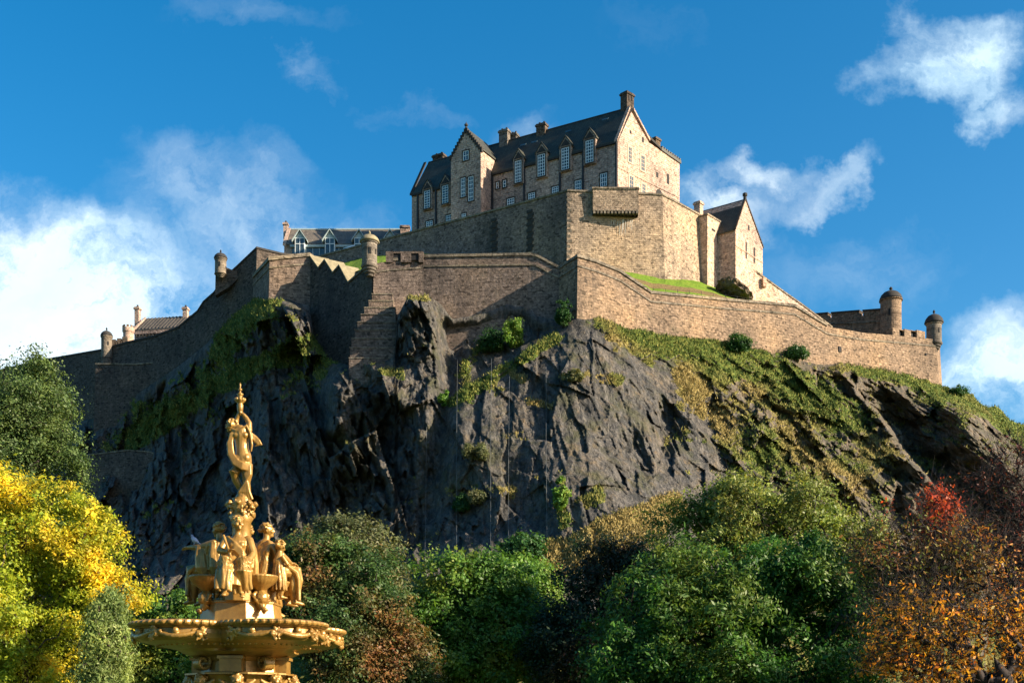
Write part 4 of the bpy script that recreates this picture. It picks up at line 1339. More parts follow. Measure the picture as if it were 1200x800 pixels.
turret('sentry_turret', 'round corbelled turret with a pale dome at the corner above the stepped buttress', 433, 180.6, 8.8, 11.8, 275, 284.5, 311.5, corbel=13, y_tip=270.5,
       slits=((-1.35, .42, .7, 2.2), (-.5, .45, .66, 1.6)), capm=M['coping_pale'])
turret('sentry_turret', 'small dark domed turret at the far right end of the prow wall', 1094.5, 214.6, 8.6, 11.0, 368, 379.5, 402, corbel=11, y_tip=363,
       slits=((-1.2, .45, .68, 1.8),))
turret('round_tower', 'larger round tower with a dark dome at the end of the crenellated wall', 1044, 230.2, 12.0, 13.2, 340.5, 352, 384, y_tip=336, mat=M['rampart'],
       slits=((-2.0, .35, .6, 2.4),))
turret('sentry_turret', 'dark turret standing high on the left skyline wall below the long roofed building', 258.6, 204.5, 6.6, 8.0, 296.5, 303.5, 321, corbel=4.5, y_tip=292.5,
       slits=((-1.5, .4, .7, 1.5),))
turret('sentry_turret', 'lowest little turret with a pointed dome, on the long left-hand wall', 125, 224.5, 6.2, 7.2, 387.5, 394.5, 412, y_tip=383.5, slits=((-1.0, .35, .6, 1.6),))

# ------------------------------------------------------------------ left-hand skyline walls
lw = [(-120, 462, 262, 42), (56, 422, 236, 42), (118, 411.2, 226.5, 42), (148, 402.5, 222.5, 42), (181, 395, 218.5, 42), (209, 384.5, 215, 42), (231.5, 366, 212, 42), (238.5, 355, 211, 42), (250.5, 344.5, 209.5, 42),
      (268, 322.5, 207.2, 42), (278, 313.5, 206, 42), (301, 291.5, 202.5, 42), (330, 298.5, 204.5, 42), (372, 303, 208, 42)]
WP, WM, WZ = chain(lw)
root = empty('skyline_wall', WP[5], 'long dark wall climbing the left skyline from the trees up to the bastion', 'wall')
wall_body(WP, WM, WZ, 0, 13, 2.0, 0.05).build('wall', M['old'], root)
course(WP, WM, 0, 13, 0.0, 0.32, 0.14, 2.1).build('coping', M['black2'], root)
root = empty('turret_parapet', at(271, 325, 205.6), 'short curved parapet joining the left skyline turret to the wall', 'wall')
mb = MB(); ring = [at(x, y, 205.6) for x, y in ((263, 312.5), (267, 314), (272, 316.2), (277.5, 316.6), (279, 326), (270, 335), (252, 346), (252.5, 322), (263, 322))]
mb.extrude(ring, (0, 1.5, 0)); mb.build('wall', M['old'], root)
# low forewalls on the left
lw2 = [(112, 427, 221.5, 40), (160, 427.5, 219.5, 42), (200, 424, 217.5, 46), (222, 412, 215.5, 50)]
QP, QM, QZ = chain(lw2)
root = empty('outer_wall', QP[1], 'low dark outwork wall in front of the left skyline wall', 'wall')
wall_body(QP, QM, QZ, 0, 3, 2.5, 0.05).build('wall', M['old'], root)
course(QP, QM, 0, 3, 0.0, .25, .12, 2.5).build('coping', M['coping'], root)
# small crenelled parapet between lowest turret and the sunlit drum
root = empty('crenel_parapet', at(138, 404, 225), 'small crenellated parapet between the lowest turret and the brown drum', 'wall')
mb = MB()
for x0, x1, yt in ((131, 134.5, 397.5), (134.5, 137, 400.2), (137, 141, 396.2), (141, 143, 399), (143, 148, 394.4)):
    a, b = at(x0, yt, 224.6), at(x1, yt - .3, 224.2)
    mb.box(((a.x + b.x) / 2, 225.3), (1, 0), (0, 1), (b.x - a.x) / 2, .7, a.z - 4, a.z)
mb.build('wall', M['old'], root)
c = at(150.5, 404, 226)
drum = empty('stone_drum', c, 'squat brown round drum tower lit by the sun, left of the tiled roof', 'tower')
k = 226 / F
mb = MB(); mb.lathe((c.x, c.y, c.z), [(6.0 * k, -2), (6.0 * k, 14 * k), (6.9 * k, 15 * k), (6.9 * k, 19.5 * k), (5.6 * k, 19.6 * k)], 24); mb.build('body', M['hall'], drum)
mb = MB()
for i in range(9):
    w_ = 2 * math.pi * i / 9; q = Vector((math.cos(w_), math.sin(w_), 0)); t_ = Vector((-q.y, q.x, 0))
    mb.box((c.x + q.x * 6.4 * k, c.y + q.y * 6.4 * k), t_, q, 1.3 * k, .5 * k, c.z + 19.6 * k + .01, c.z + 22 * k)
mb.build('crenels', M['rampart'], drum)

# tiled building far left
TB = at(157.5, 385, 232); TBr = at(222, 385, 230)
tb = empty('tiled_house', (TB.x, TB.y, 66), 'distant house with a ribbed tiled roof and a tall chimney at each end', 'building')
fdn = Vector((TBr.x - TB.x, TBr.y - TB.y, 0)); L = fdn.length; fdn.normalize(); TH = Facade((TB.x, TB.y, 0), fdn)
zE, zR = TH.hit(190, 384.5)[1], TH.hit(190, 366)[1] + 0.2
mb = MB(); prof = [(0, 66), (0, zE), (4.0, zR - .05), (8.0, zE), (8.0, 66)]
mb.prism([TH.pt(0, z, -o) for o, z in prof], [TH.pt(L, z, -o) for o, z in prof]); mb.build('wall', M['hall'], tb)
rf = MB()
for (o0, z0, o1, z1) in ((-.3, zE - .3, 4.0, zR), (4.0, zR, 8.3, zE - .3)):
    b = [TH.pt(.35, z0, -o0), TH.pt(L - .35, z0, -o0), TH.pt(L - .35, z1, -o1), TH.pt(.35, z1, -o1)]
    rf.prism(b, [v + Vector((0, 0, .25)) for v in b])
ro = rf.build('roof', M['slate_brown'], tb)
rb_ = MB()
for i in range(14):
    s = .9 + (L - 1.8) * i / 13
    rb_.tube([TH.pt(s, zE - .02, .32), TH.pt(s, zR + .25, -3.98)], .13, 5)
rb_.build('ribs', M['black2'], ro)
mb = MB(); TH.block(mb, .1, L - .1, zE - .95, zE - .4, 0, .35); mb.build('eaves_course', M['hall'], tb)
mb = MB()
for i in range(16):
    s = .5 + (L - 1) * i / 15; TH.block(mb, s - .13, s + .13, zE - 1.3, zE - .952, 0, .3)
mb.build('corbels', M['coping'], tb)
cp = MB(); b = [TH.pt(0, zE - .1, .3), TH.pt(.34, zE - .1, .3), TH.pt(.34, zR + .1, -4.), TH.pt(0, zR + .1, -4.)]; cp.prism(b, [v + Vector((0, 0, .45)) for v in b]); cp.build('coping', M['hall'], tb)
chimney(158.2, 164.4, 360, 372, 235.8, .9, tb, 1, M['hall'], ax=fdn)
chimney(214.6, 220.8, 360.2, 371, 234, .9, tb, 1, M['hall'], ax=fdn)

# long building with pale dormers behind the zigzag wall
LB0, LB1 = at(333, 297, 243), at(479, 297, 243)
lb = empty('long_building', (LB0.x, 243, 72), 'long low building with a brown slate roof and white framed glass dormers', 'building')
LF = Facade((LB0.x, LB0.y, 0), (1, 0)); L = LB1.x - LB0.x
zE, zR = LF.hit(400, 286)[1], LF.hit(400, 267.5)[1] + 1.2
mb = MB(); prof = [(0, 72), (0, zE), (4.5, zR), (9, zE), (9, 72)]
mb.prism([LF.pt(0, z, -o) for o, z in prof], [LF.pt(L, z, -o) for o, z in prof]); mb.build('wall', M['hall'], lb)
rf = MB()
for (o0, z0, o1, z1) in ((-.35, zE - .3, 4.5, zR + .1), (4.5, zR + .1, 9.3, zE - .3)):
    b = [LF.pt(.5, z0, -o0), LF.pt(L - .6, z0, -o0), LF.pt(L - .6, z1, -o1), LF.pt(.5, z1, -o1)]
    rf.prism(b, [v + Vector((0, 0, .25)) for v in b])
rf.build('roof', M['slate_brown'], lb)
rg = MB(); rg.tube([LF.pt(.5, zR + .4, -4.5), LF.pt(L - .6, zR + .4, -4.5)], .17, 6); rg.build('ridge', M['lead'], lb)
cp = MB(); b = [LF.pt(-.2, zE - .5, .4), LF.pt(.45, zE - .5, .4), LF.pt(.45, zR + .1, -4.5), LF.pt(-.2, zR + .1, -4.5)]; cp.prism(b, [v + Vector((0, 0, .6)) for v in b]); cp.build('coping', M['hall'], lb)
chimney(332.6, 337.4, 261.5, 272, 247.5, 1.0, lb, 1, M['hall'], ax=Vector((1, 0, 0)))
chimney(469.5, 479.8, 265.2, 275, 246.5, 1.2, lb, 0, M['hall'], ax=Vector((1, 0, 0)))
glz = MB(); LF.block(glz, 1.6, L - 2, zE - 2.6, zE - .75, 0, .06); glz.build('glazing', M['glass'], lb)
fas = MB(); LF.block(fas, 1.2, L - 1.2, zE - .72, zE - .3, 0, .5); LF.block(fas, 1.2, L - 1.2, zE - 3.0, zE - 2.62, 0, .2)
for i in range(17):
    s = 1.8 + (L - 4) * i / 16; LF.block(fas, s - .05, s + .05, zE - 2.6, zE - .75, .062, .14)
fas.build('fascia', M['lead'], lb)
for px in (352.6, 387.6, 421.8, 457.8):
    s = LF.hit(px, 280)[0]; zt, zb_, za_ = LF.hit(px, 281.5)[1], LF.hit(px, 300)[1], LF.hit(px, 271.8)[1]
    hw_ = 0.95
    dm = MB(); dm.prism([LF.pt(s - hw_, zb_, 1.2), LF.pt(s + hw_, zb_, 1.2), LF.pt(s + hw_, zt, 1.2), LF.pt(s, za_ - .35, 1.2), LF.pt(s - hw_, zt, 1.2)],
                        [LF.pt(s - hw_, zb_, -3), LF.pt(s + hw_, zb_, -3), LF.pt(s + hw_, zt, -3), LF.pt(s, za_ - .35, -3), LF.pt(s - hw_, zt, -3)])
    do = dm.build('dormer', M['lead'], lb)
    g_ = MB(); LF.block(g_, s - hw_ + .16, s + hw_ - .16, zb_, zt - .15, 1.21, 1.26); g_.build('pane', M['glass'], do)
    f_ = MB()
    for q in (-hw_ + .06, 0, hw_ - .06): LF.block(f_, s + q - .045, s + q + .045, zb_, zt, 1.262, 1.33)
    for z in (zt - .1, zt - 1.2): LF.block(f_, s - hw_ + .14, s - .08, z - .06, z + .06, 1.262, 1.32); LF.block(f_, s + .08, s + hw_ - .14, z - .06, z + .06, 1.262, 1.32)
    f_.build('frame', M['white'], do)
    sd = MB(); sd.box((LF.pt(s + hw_ + .012, 0, .6).x, LF.pt(s, 0, .6).y), (1, 0), (0, 1), .01, .5, zb_, zt - .3); sd.build('pane', M['sidelight'], do)
    r_ = MB()
    for sA, sB in ((s - hw_ - .55, s), (s, s + hw_ + .55)):
        zl = zt - .55
        zA, zB = (zl, za_) if sA < s - .1 else (za_, zl)
        b = [LF.pt(sA, zA - .22, 1.7), LF.pt(sB, zB - .22, 1.7), LF.pt(sB, zB - .22, -4), LF.pt(sA, zA - .22, -4)]
        r_.prism(b, [v + Vector((0, 0, .24)) for v in b])
    r_.build('dormer_roof', M['lead'], do)
vent = empty('white_duct', at(412, 290, 238), 'white pipe lying slanted in front of the long dormered building', 'pipe')
mb = MB(); mb.tube([at(403, 293.3, 238), at(416, 289.6, 238)], .42, 10); mb.build('tube', M['white'], vent, smooth=True)

# terraces of turf inside the walls
def lawn(name, rows, label, mat=None):
    mb = MB(); n = len(rows[0]); vs = [p for r in rows for p in r]
    mb.add(vs, [(j * n + i, j * n + i + 1, (j + 1) * n + i + 1, (j + 1) * n + i) for j in range(len(rows) - 1) for i in range(n - 1)])
    o = mb.build(name, mat or M['lawn'], smooth=False)
    return tag(o, label, kind='structure')


cols_ = np.arange(676, 902, 2.0)
fy = interp(cols_, [(676, 302), (700, 308.5), (726, 319), (763, 344), (800, 347.5), (850, 352.5), (905, 357)])
uy = interp(cols_, [(676, 309), (700, 313), (728, 317.5), (745, 318.5), (780, 321.5), (810, 326.5), (832, 333), (850, 341), (885, 352), (905, 358)])
tvals = [0, .1, .2, .3, .4, .46, .5, .56, .66, .78, .9, 1.0, 1.3]
rows = []
for t in tvals:
    r_ = []
    for i, px in enumerate(cols_):
        d0 = plan_hit(RA, RB, px) + 2.0
        # two benches with a steep bank between
        fD = float(np.interp(t, [0, .46, .50, 1.0, 1.3], [0, .45, .475, 1.0, 1.25]))
        fP = float(np.interp(t, [0, .46, .50, 1.0, 1.3], [0, .40, .60, 1.0, 1.0]))
        y0, y1 = fy[i] + 5, min(uy[i], fy[i] + 4)
        D = d0 + 24 * fD
        p_ = at(px, y0 + (y1 - y0) * fP, D)
        p_.z += 0.10 * float(vnoise(np.array([px / 9.]), np.array([t * 5]), np.array([0.]), 5)[0]) + .02 * random.uniform(-1, 1)
        r_.append(p_)
    rows.append(r_)
lawn('upper_terrace', rows, 'bright green turf terraces between the prow wall and the bastion')
cols2 = np.arange(368, 664, 4.0)
rows = []
for t in (0, .25, .5, .75, 1, 1.3):
    r_ = []
    for px in cols2:
        d0 = 185.5 + 9 * max(0, (438 - px) / 70); d1 = upl(px)
        y0 = float(interp(px, [(360, 322), (410, 320), (440, 312), (495, 305), (560, 304), (630, 304), (664, 318)])); y1 = float(interp(px, [(360, 306), (400, 309), (430, 300), (497, 297.2), (547, 299.2), (600, 302), (650, 312), (664, 313)]))
        za_, zb_ = at(px, y0, d0).z, at(px, y1, d1).z
        D = d0 + (d1 - d0) * t
        r_.append(Vector(((px - 600) / F * D, D, za_ + (zb_ - za_) * min(t, 1) + random.uniform(-.06, .06))))
    rows.append(r_)
lawn('inner_ward_lawn', rows, 'narrow strip of green turf behind the rampart wall')

# rock knuckle at the foot of the buttressed wall
rk = bpy.data.meshes.new('rock_outcrop'); bm = bmesh.new(); bmesh.ops.create_icosphere(bm, subdivisions=5, radius=1.0)
c0 = at(861, 344, 208.5)
vv = np.array([v.co[:] for v in bm.verts])
dsp = 1 + .22 * fbm(vv[:, 0] * 2, vv[:, 1] * 2, vv[:, 2] * 2, 4, 7, .55, True) + .12 * facets(vv[:, 0] * 3 + vv[:, 1], vv[:, 2] * 3 - vv[:, 1], 3, .8)
tl = math.radians(33)
for v, s in zip(bm.verts, dsp):
    x, y, z = v.co * float(s)
    x, z = x * 3.1, z * 1.2
    v.co = (x * math.cos(tl) + z * math.sin(tl), y * 4.0, -x * math.sin(tl) + z * math.cos(tl))
bm.to_mesh(rk); bm.free()
m2, N2 = new_mat('brown_rock'); P = N2.n('ShaderNodeNewGeometry').outputs['Position']
nn2 = N2.noise(P, 1.2, 6, .7)
finish(N2, N2.ramp(nn2, [(0.3, (.06, .048, .034)), (.6, (.14, .11, .075)), (.75, (.2, .16, .11))]), .9, nn2, .8, .3, .2)
o = link_mesh('rock_outcrop', rk, m2); o.location = c0
tag(o, 'brown rock outcrop on the turf under the gabled house', kind='structure')

# fence on the lower turf terrace
fc = empty('wire_fence', at(800, 340, 196), 'thin post and wire fence along the lower turf terrace', 'fence')
pp_ = [(738, 331.2), (752, 336.5), (766, 340.6), (780, 341.4), (794, 342.4), (808, 343.4), (822, 344.8), (836, 346.3), (850, 348), (864, 350), (878, 352)]
tops = []
for px, py in pp_:
    D = plan_hit(RA, RB, px) + 4.5
    a = at(px, py - 3.2, D); tops.append(a)
    MB().tube([a - Vector((0, 0, 1.3)), a], .035, 5).build('post', M['pipe'], fc)
MB().tube([t_ - Vector((0, 0, .1)) for t_ in tops], .015, 4).build('wire', M['pipe'], fc)
rl = empty('hand_rail', at(76, 419, 234), 'tiny metal rail frame on top of the far left wall', 'railing')
r_ = MB()
for px in (72.5, 78): r_.tube([at(px, 420, 234.6), at(px, 413.6, 234.6)], .05, 5)
for py in (413.6, 416.5): r_.tube([at(72.5, py, 234.6), at(78, py, 234.6)], .045, 5)
r_.build('rail', M['lead'], rl)
# retaining wall low on the left slope
pw = [(98, 534, 212, 30), (150, 528, 207.4, 30), (176, 530, 205.2, 30), (200, 541, 203.4, 30)]
QP, QM, QZ = chain(pw)
root = empty('retaining_wall', QP[1], 'short dark retaining wall low on the shaded left slope', 'wall')
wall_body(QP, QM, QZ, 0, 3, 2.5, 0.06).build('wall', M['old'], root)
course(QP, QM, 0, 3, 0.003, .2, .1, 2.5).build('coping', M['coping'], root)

# steel cables that hold the rock netting
cab = [[(536, 420), (535, 540), (535, 650)], [(576, 420), (575, 520), (575, 655)], [(597, 440), (596, 540), (596, 650)], [(640, 430), (640, 530), (641, 630)],
       [(690, 400), (735, 500), (760, 590)], [(728, 400), (770, 480), (812, 575)], [(500, 500), (499, 580), (498, 650)]]
cl_l = ['vertical steel cable left of the lone olive bush on the dark cliff', 'vertical cable through the middle of the dark cliff, right of the olive bush', 'vertical cable that ends by the dark green shrub at the cliff foot', 'vertical cable down the edge where the dark face turns to the sun',
        'slanting cable below the prow across the grey slabs', 'slanting cable on the right part of the grey slabs', 'short cable low on the cliff, left of the groove']
for path, lab in zip(cab, cl_l):
    pts = np.array(path, float); t_ = np.linspace(0, len(path) - 1, 40)
    X_ = np.interp(t_, np.arange(len(path)), pts[:, 0]); Y_ = np.interp(t_, np.arange(len(path)), pts[:, 1])
    D_ = crag_depth(X_[None], Y_[None])[0]
    Dm = np.array([D_[max(0, i - 2):i + 3].min() for i in range(len(D_))]) - .25
    o = MB().tube([at(a, b, d) for a, b, d in zip(X_, Y_, Dm)], .018, 4).build('netting_cable', M['cable'], None, base=at(X_[-1], Y_[-1], Dm[-1]))
    tag(o, lab, 'cable', 'steel cables of the rock netting')
# ------------------------------------------------------------------ fountain
m, N = new_mat('gilded_ochre_paint')
P = N.n('ShaderNodeNewGeometry').outputs['Position']
a = N.noise(P, 1.3, 6, .65); b = N.noise(P, 9.0, 5, .7)
st = N.noise(N.n('ShaderNodeMapping', {'Vector': P, 'Scale': (5, 5, .6)}).outputs[0], 1.0, 5, .7)
c = N.ramp(a, [(.3, (.20, .105, .022)), (.55, (.32, .180, .042)), (.75, (.43, .26, .075))])
c = N.mix(1.0, c, N.ramp(b, [(.25, (.72,) * 3), (.75, (1.22,) * 3)]), 'MULTIPLY')
c = N.mix(N.n('ShaderNodeMapRange', {0: st, 1: .56, 2: .75, 3: 0, 4: .55}).outputs[0], c, (.11, .06, .022))
finish(N, c, .36, b, .4, .016, .5, metal=.3)
M['gold'] = m

FD = 26.0
FK = FD / F
FO = Vector(((283 - 600) * FK, FD, 0))


def fz(py): return ZC + (HZ - py) * FK
def fp(px, py, dy=0.0): return Vector(((px - 600) * FK, FD + dy, fz(py)))


fountain = empty('ornate_fountain', FO, 'tall golden cast iron fountain crowded with seated figures and topped by a standing statue', 'fountain')


def sculpt(mb, name, parent, voxel=0.013, smooth_it=2, mat=None, dec=None):
    """fuse overlapping closed shapes into one continuous surface"""
    off = world_loc(parent) if parent is not None else Vector((0, 0, 0))
    me0 = mb.mesh('tmp', off)
    o = bpy.data.objects.new('tmp', me0); scene.collection.objects.link(o)
    r = o.modifiers.new('r', 'REMESH'); r.mode = 'VOXEL'; r.voxel_size = voxel
    s = o.modifiers.new('s', 'SMOOTH'); s.factor = .5; s.iterations = smooth_it
    dg = bpy.context.evaluated_depsgraph_get(); dg.update()
    me = bpy.data.meshes.new_from_object(o.evaluated_get(dg))
    me.name = name
    bpy.data.objects.remove(o); bpy.data.meshes.remove(me0)
    return link_mesh(name, me, mat or M['gold'], parent, True)


def xf(base, ang, s):
    R = Matrix.Rotation(ang, 3, 'Z')
    return lambda x, y, z: base + R @ (Vector((x, y, z)) * s)


def add_head(mb, T, s, hx, hy, hz, yaw=0.0, tilt=0.0, style=0, r=1.0):
    """head with face; front is -y of the figure, turned by yaw"""
    R = Matrix.Rotation(yaw, 3, 'Z') @ Matrix.Rotation(tilt, 3, 'X')
    def H(x, y, z):
        v = R @ (Vector((x, y, z)) * r); return T(hx + v.x, hy + v.y, hz + v.z)
    k = s * r
    mb.ball(H(0, 0.005, 0.02), .098 * k); mb.ball(H(0, -.025, -.02), .084 * k); mb.ball(H(0, -.05, -.075), .052 * k)
    mb.tube([H(0, -.098, .025), H(0, -.125, -.028)], [.012 * k, .022 * k], 6)          # nose
    mb.tube([H(-.05, -.085, .035), H(0, -.10, .042), H(.05, -.085, .035)], .016 * k, 6)  # brow
    mb.tube([H(-.028, -.098, -.058), H(.028, -.098, -.058)], .013 * k, 6)               # lips
    mb.ball(H(0, -.088, -.092), .026 * k)                                              # chin
    for sx in (-1, 1):
        mb.ball(H(sx * .048, -.072, -.025), .034 * k); mb.ball(H(sx * .095, .01, -.01), (.014 * k, .024 * k, .034 * k))
    rr = random.Random(style * 5 + 3)
    for i in range(34):                                                                # hair in curls
        th = rr.uniform(0, 2 * math.pi); ph = rr.uniform(.05, 1.0)
        x, y, z = .105 * math.sin(ph * 1.7) * math.cos(th), .018 + .115 * math.sin(ph * 1.7) * math.sin(th), .03 + .10 * math.cos(ph * 1.7)
        if y < -.06 and z < .075: continue
        mb.ball(H(x, y, z), rr.uniform(.018, .028) * k, 7, 5)
    mb.ball(H(0, .125, .0), .045 * k)
    mb.tube([H(-.1, -.02, .07), H(0, -.075, .095), H(.1, -.02, .07)], .016 * k, 6)      # fillet


def add_hand(mb, T, s, wr, dirv, side, curl=.5):
    """palm, four unequal fingers and a thumb, all in figure units"""
    d = Vector(dirv).normalized(); up = Vector((0, 0, 1)); sd = d.cross(up)
    if sd.length < .1: sd = Vector((1, 0, 0))
    sd.normalize(); up = sd.cross(d)
    w = Vector(wr); q = lambda v: T(v.x, v.y, v.z)
    mb.tube([q(w), q(w + d * .045), q(w + d * .085)], [.026 * s, .036 * s, .034 * s], 7)
    for i, L in enumerate((.062, .074, .07, .055)):
        b = w + d * .08 + sd * (.03 * (1.5 - i) / 1.5)
        m_ = b + d * L * .55 - up * L * .12 * curl; e = m_ + d * L * .45 - up * L * .6 * curl
        mb.tube([q(b), q(m_), q(e)], [.012 * s, .0115 * s, .009 * s], 6)
    b = w + d * .03 + sd * side * .03
    mb.tube([q(b), q(b + d * .03 + sd * side * .028), q(b + d * .06 + sd * side * .03 - up * .01)], [.014 * s, .0125 * s, .01 * s], 6)


def seated(name, base, ang, s, label, arms, head_yaw=0.0, style=0, lean=0.0, child=False, leg_fwd=(0, 0), staff=None, cloak=0):
    mb = MB(); T = xf(base, ang, s)
    lx = lean
    tr = lambda pts, rad, n=10: mb.tube([T(*p) for p in pts], [r * s for r in rad], n)
    # body
    tr([(0, .02, .44), (0, .01, .58), (lx * .3, .02, .74), (lx * .6, .03, .90), (lx, .025, 1.02), (lx, .02, 1.10), (lx, .0, 1.15), (lx, -.01, 1.24)],
       [.18, .20, .165, .18, .17, .11, .062, .058], 14)
    for sx in (-1, 1):
        mb.ball(T(lx + sx * .075, -.09, .94), .066 * s); mb.ball(T(lx + sx * .165, .03, 1.055), .072 * s); mb.ball(T(sx * .1, .08, .52), .13 * s)
    add_head(mb, T, s, lx, -.02, 1.315, head_yaw, 0, style)
    # legs under the drapery, feet showing
    for i, sx in enumerate((-1, 1)):
        f = leg_fwd[i]
        kx, ky, kz = sx * .135, -.46 - f * .3, .60 - abs(f) * .05
        ax, ay, az = sx * .12, -.47 - f, .12
        tr([(sx * .1, 0, .56), (sx * .13, -.25, .60), (kx, ky, kz)], [.14, .125, .098]); mb.ball(T(kx, ky - .01, kz), .1 * s)
        tr([(kx, ky, kz), (kx * .98, (ky + ay) / 2 + .02, .36), (ax, ay, az)], [.096, .088, .055])
        tr([(ax, ay + .04, .08), (ax + sx * .01, ay - .08, .06), (ax + sx * .02, ay - .18, .035)], [.05, .045, .03], 8)
        for t in range(5): mb.ball(T(ax + sx * .02 + (t - 2) * .017, ay - .195 + abs(t - 1.5) * .008, .03), .014 * s, 6, 4)
    # skirt: folds thrown over the knees and falling to the feet
    rr = random.Random(style + 40)
    nf = 13
    for i in range(nf):
        t = -1 + 2 * i / (nf - 1); x = t * .235
        f = leg_fwd[0] if t < 0 else leg_fwd[1]
        dip = min(1.0, abs(abs(t) - .56) / .5) ** 1.5; ky = -.555 - f * .3 + .11 * dip
        sag = .07 * math.exp(-(t / .25) ** 2)
        rad = .030 if i % 2 else .046
        hem = .12 + rr.uniform(-.04, .05)
        tr([(x * .6, -.12, .74 - sag * .3), (x * .9, -.32, .68 - sag), (x, ky, .665 - sag * 1.3 - .10 * dip), (x * 1.02, ky - .035, .46), (x * 1.06 + rr.uniform(-.02, .02), (ky - .47 - f) / 2 - .04, .28), (x * 1.12, -.50 - f, hem)],
           [rad * .6, rad, rad * 1.25, rad * 1.15, rad, rad * .9], 7)
    tr([(-.1, -.36, .52), (.1, -.36, .52)], [.11, .11]); tr([(0, -.40, .48), (0, -.46, .2)], [.10, .12])
    # mantle down the back and round the hips
    for i in range(11):
        t = -1 + 2 * i / 10
        x = t * .2
        rad = .042 if i % 2 else .062
        yb = .13 - .07 * t * t
        tr([(lx + x * .95, yb - .03, 1.11 - abs(t) * .05), (lx * .7 + x * 1.25, yb + .04, .9), (x * 1.35, yb + .08, .68), (x * 1.25 + rr.uniform(-.02, .02), yb + .12, .46), (x * 1.3, yb + .1, .36)],
           [rad * .6, rad, rad * 1.15, rad * 1.3, rad], 7)
    for k in range(4):    # sash across the breast
        o_ = k * .03
        tr([(lx - .17, -.02 - o_ * .2, 1.09 - o_), (lx - .04, -.135, .98 - o_ * 1.3), (.1, -.15, .83 - o_ * 1.2), (.19, -.05, .70 - o_)], [.024, .03, .03, .026], 6)
    for i, (el, wr, hd) in enumerate(arms):
        sx = -1 if i == 0 else 1
        sh = (lx + sx * .185, .03, 1.05)
        tr([sh, tuple((a + b) / 2 for a, b in zip(sh, el)), el], [.076, .072, .058]); mb.ball(T(*el), .058 * s)
        tr([el, tuple((a + b) / 2 for a, b in zip(el, wr)), wr], [.056, .052, .034])
        add_hand(mb, T, s, wr, hd, -sx)
        # sleeve folds
        for j in range(4):
            q = .02 * (j - 1.5)
            tr([(sh[0] + q, sh[1] + .03, sh[2] + .04), ((sh[0] + el[0]) / 2 + q, (sh[1] + el[1]) / 2 + .03, (sh[2] + el[2]) / 2 - .02), (el[0] * .8 + q, el[1] * .8 + .05, el[2] - .12 - .04 * j)], [.03, .05, .03], 6)
    if cloak:          # mantle hanging from the raised arm and shoulder in long folds
        for j in range(12):
            t = j / 11
            x, y = .20 + .06 * math.sin(t * 9), .12 - .42 * t
            tr([(x, y, 1.06 - .05 * t), (x + .05, y + .03, .84), (x + .06 + .02 * (j % 2), y + .07, .62), (x + .04, y + .10, .46 + .06 * t)], [.03, .04 if j % 2 else .055, .05 if j % 2 else .065, .035], 7)
        tr([(.12, .10, .9), (.16, .05, .55)], [.14, .17], 10)
    if staff:
        tr(list(staff), [.026] * len(staff), 7)
    # seat block
    tr([(0, .05, .0), (0, .05, .46)], [.26, .25], 10)
    o = sculpt(mb, name, fountain, 0.0125, 2)
    o['label'] = label
    return o


ZF = fz(707)
S = 1.21
hr = .56     # hips this far from the axis
def ring(ang, r, z): return Vector((FO.x + math.cos(ang) * r, FO.y + math.sin(ang) * r, z))
rot = math.radians(-4)
# facing direction of a figure is its -y; ang turns -y to the wanted bearing
def face(bearing): return bearing + math.pi / 2
b_l, b_f, b_r, b_b = math.pi - .42, -math.pi / 2 + .10, 0.62, math.pi / 2
seated('seated_figure', ring(b_l, hr, ZF), face(b_l), S, 'draped seated figure on the left stretching one arm out', [((-.30, -.12, .84), (-.2, -.34, .68), (.2, -1, -.2)), ((.23, -.23, .99), (.20, -.52, 1.01), (-0.05, -1, -.15))], -.25, 1, cloak=1)
seated('seated_figure', ring(b_f, hr + .10, ZF - .02), face(b_f), S, 'draped seated figure facing forward with a staff on its shoulder', [((-.28, -.12, .84), (-.12, -.24, .80), (.5, -.6, .3)), ((.27, -.10, .80), (.22, -.32, .66), (.1, -1, -.3))], .55, 2,
       leg_fwd=(.12, -.10), staff=((-.06, -.32, .66), (-.13, -.25, .86), (-.22, -.16, 1.10)))
seated('seated_figure', ring(b_r, hr, ZF), face(b_r), S, 'draped seated figure on the right with a child at its knee', [((-.30, -.16, .86), (-.2, -.38, .74), (.2, -1, -.1)), ((.28, -.2, .85), (.2, -.44, .80), (-.1, -1, .0))], -.45, 3)
seated('seated_figure', ring(b_b, hr, ZF), face(b_b), S, 'draped seated figure facing away at the back', [((-.28, -.12, .84), (-.2, -.34, .68), (.2, -1, -.2)), ((.28, -.12, .84), (.2, -.34, .68), (-.2, -1, -.2))], .2, 4)


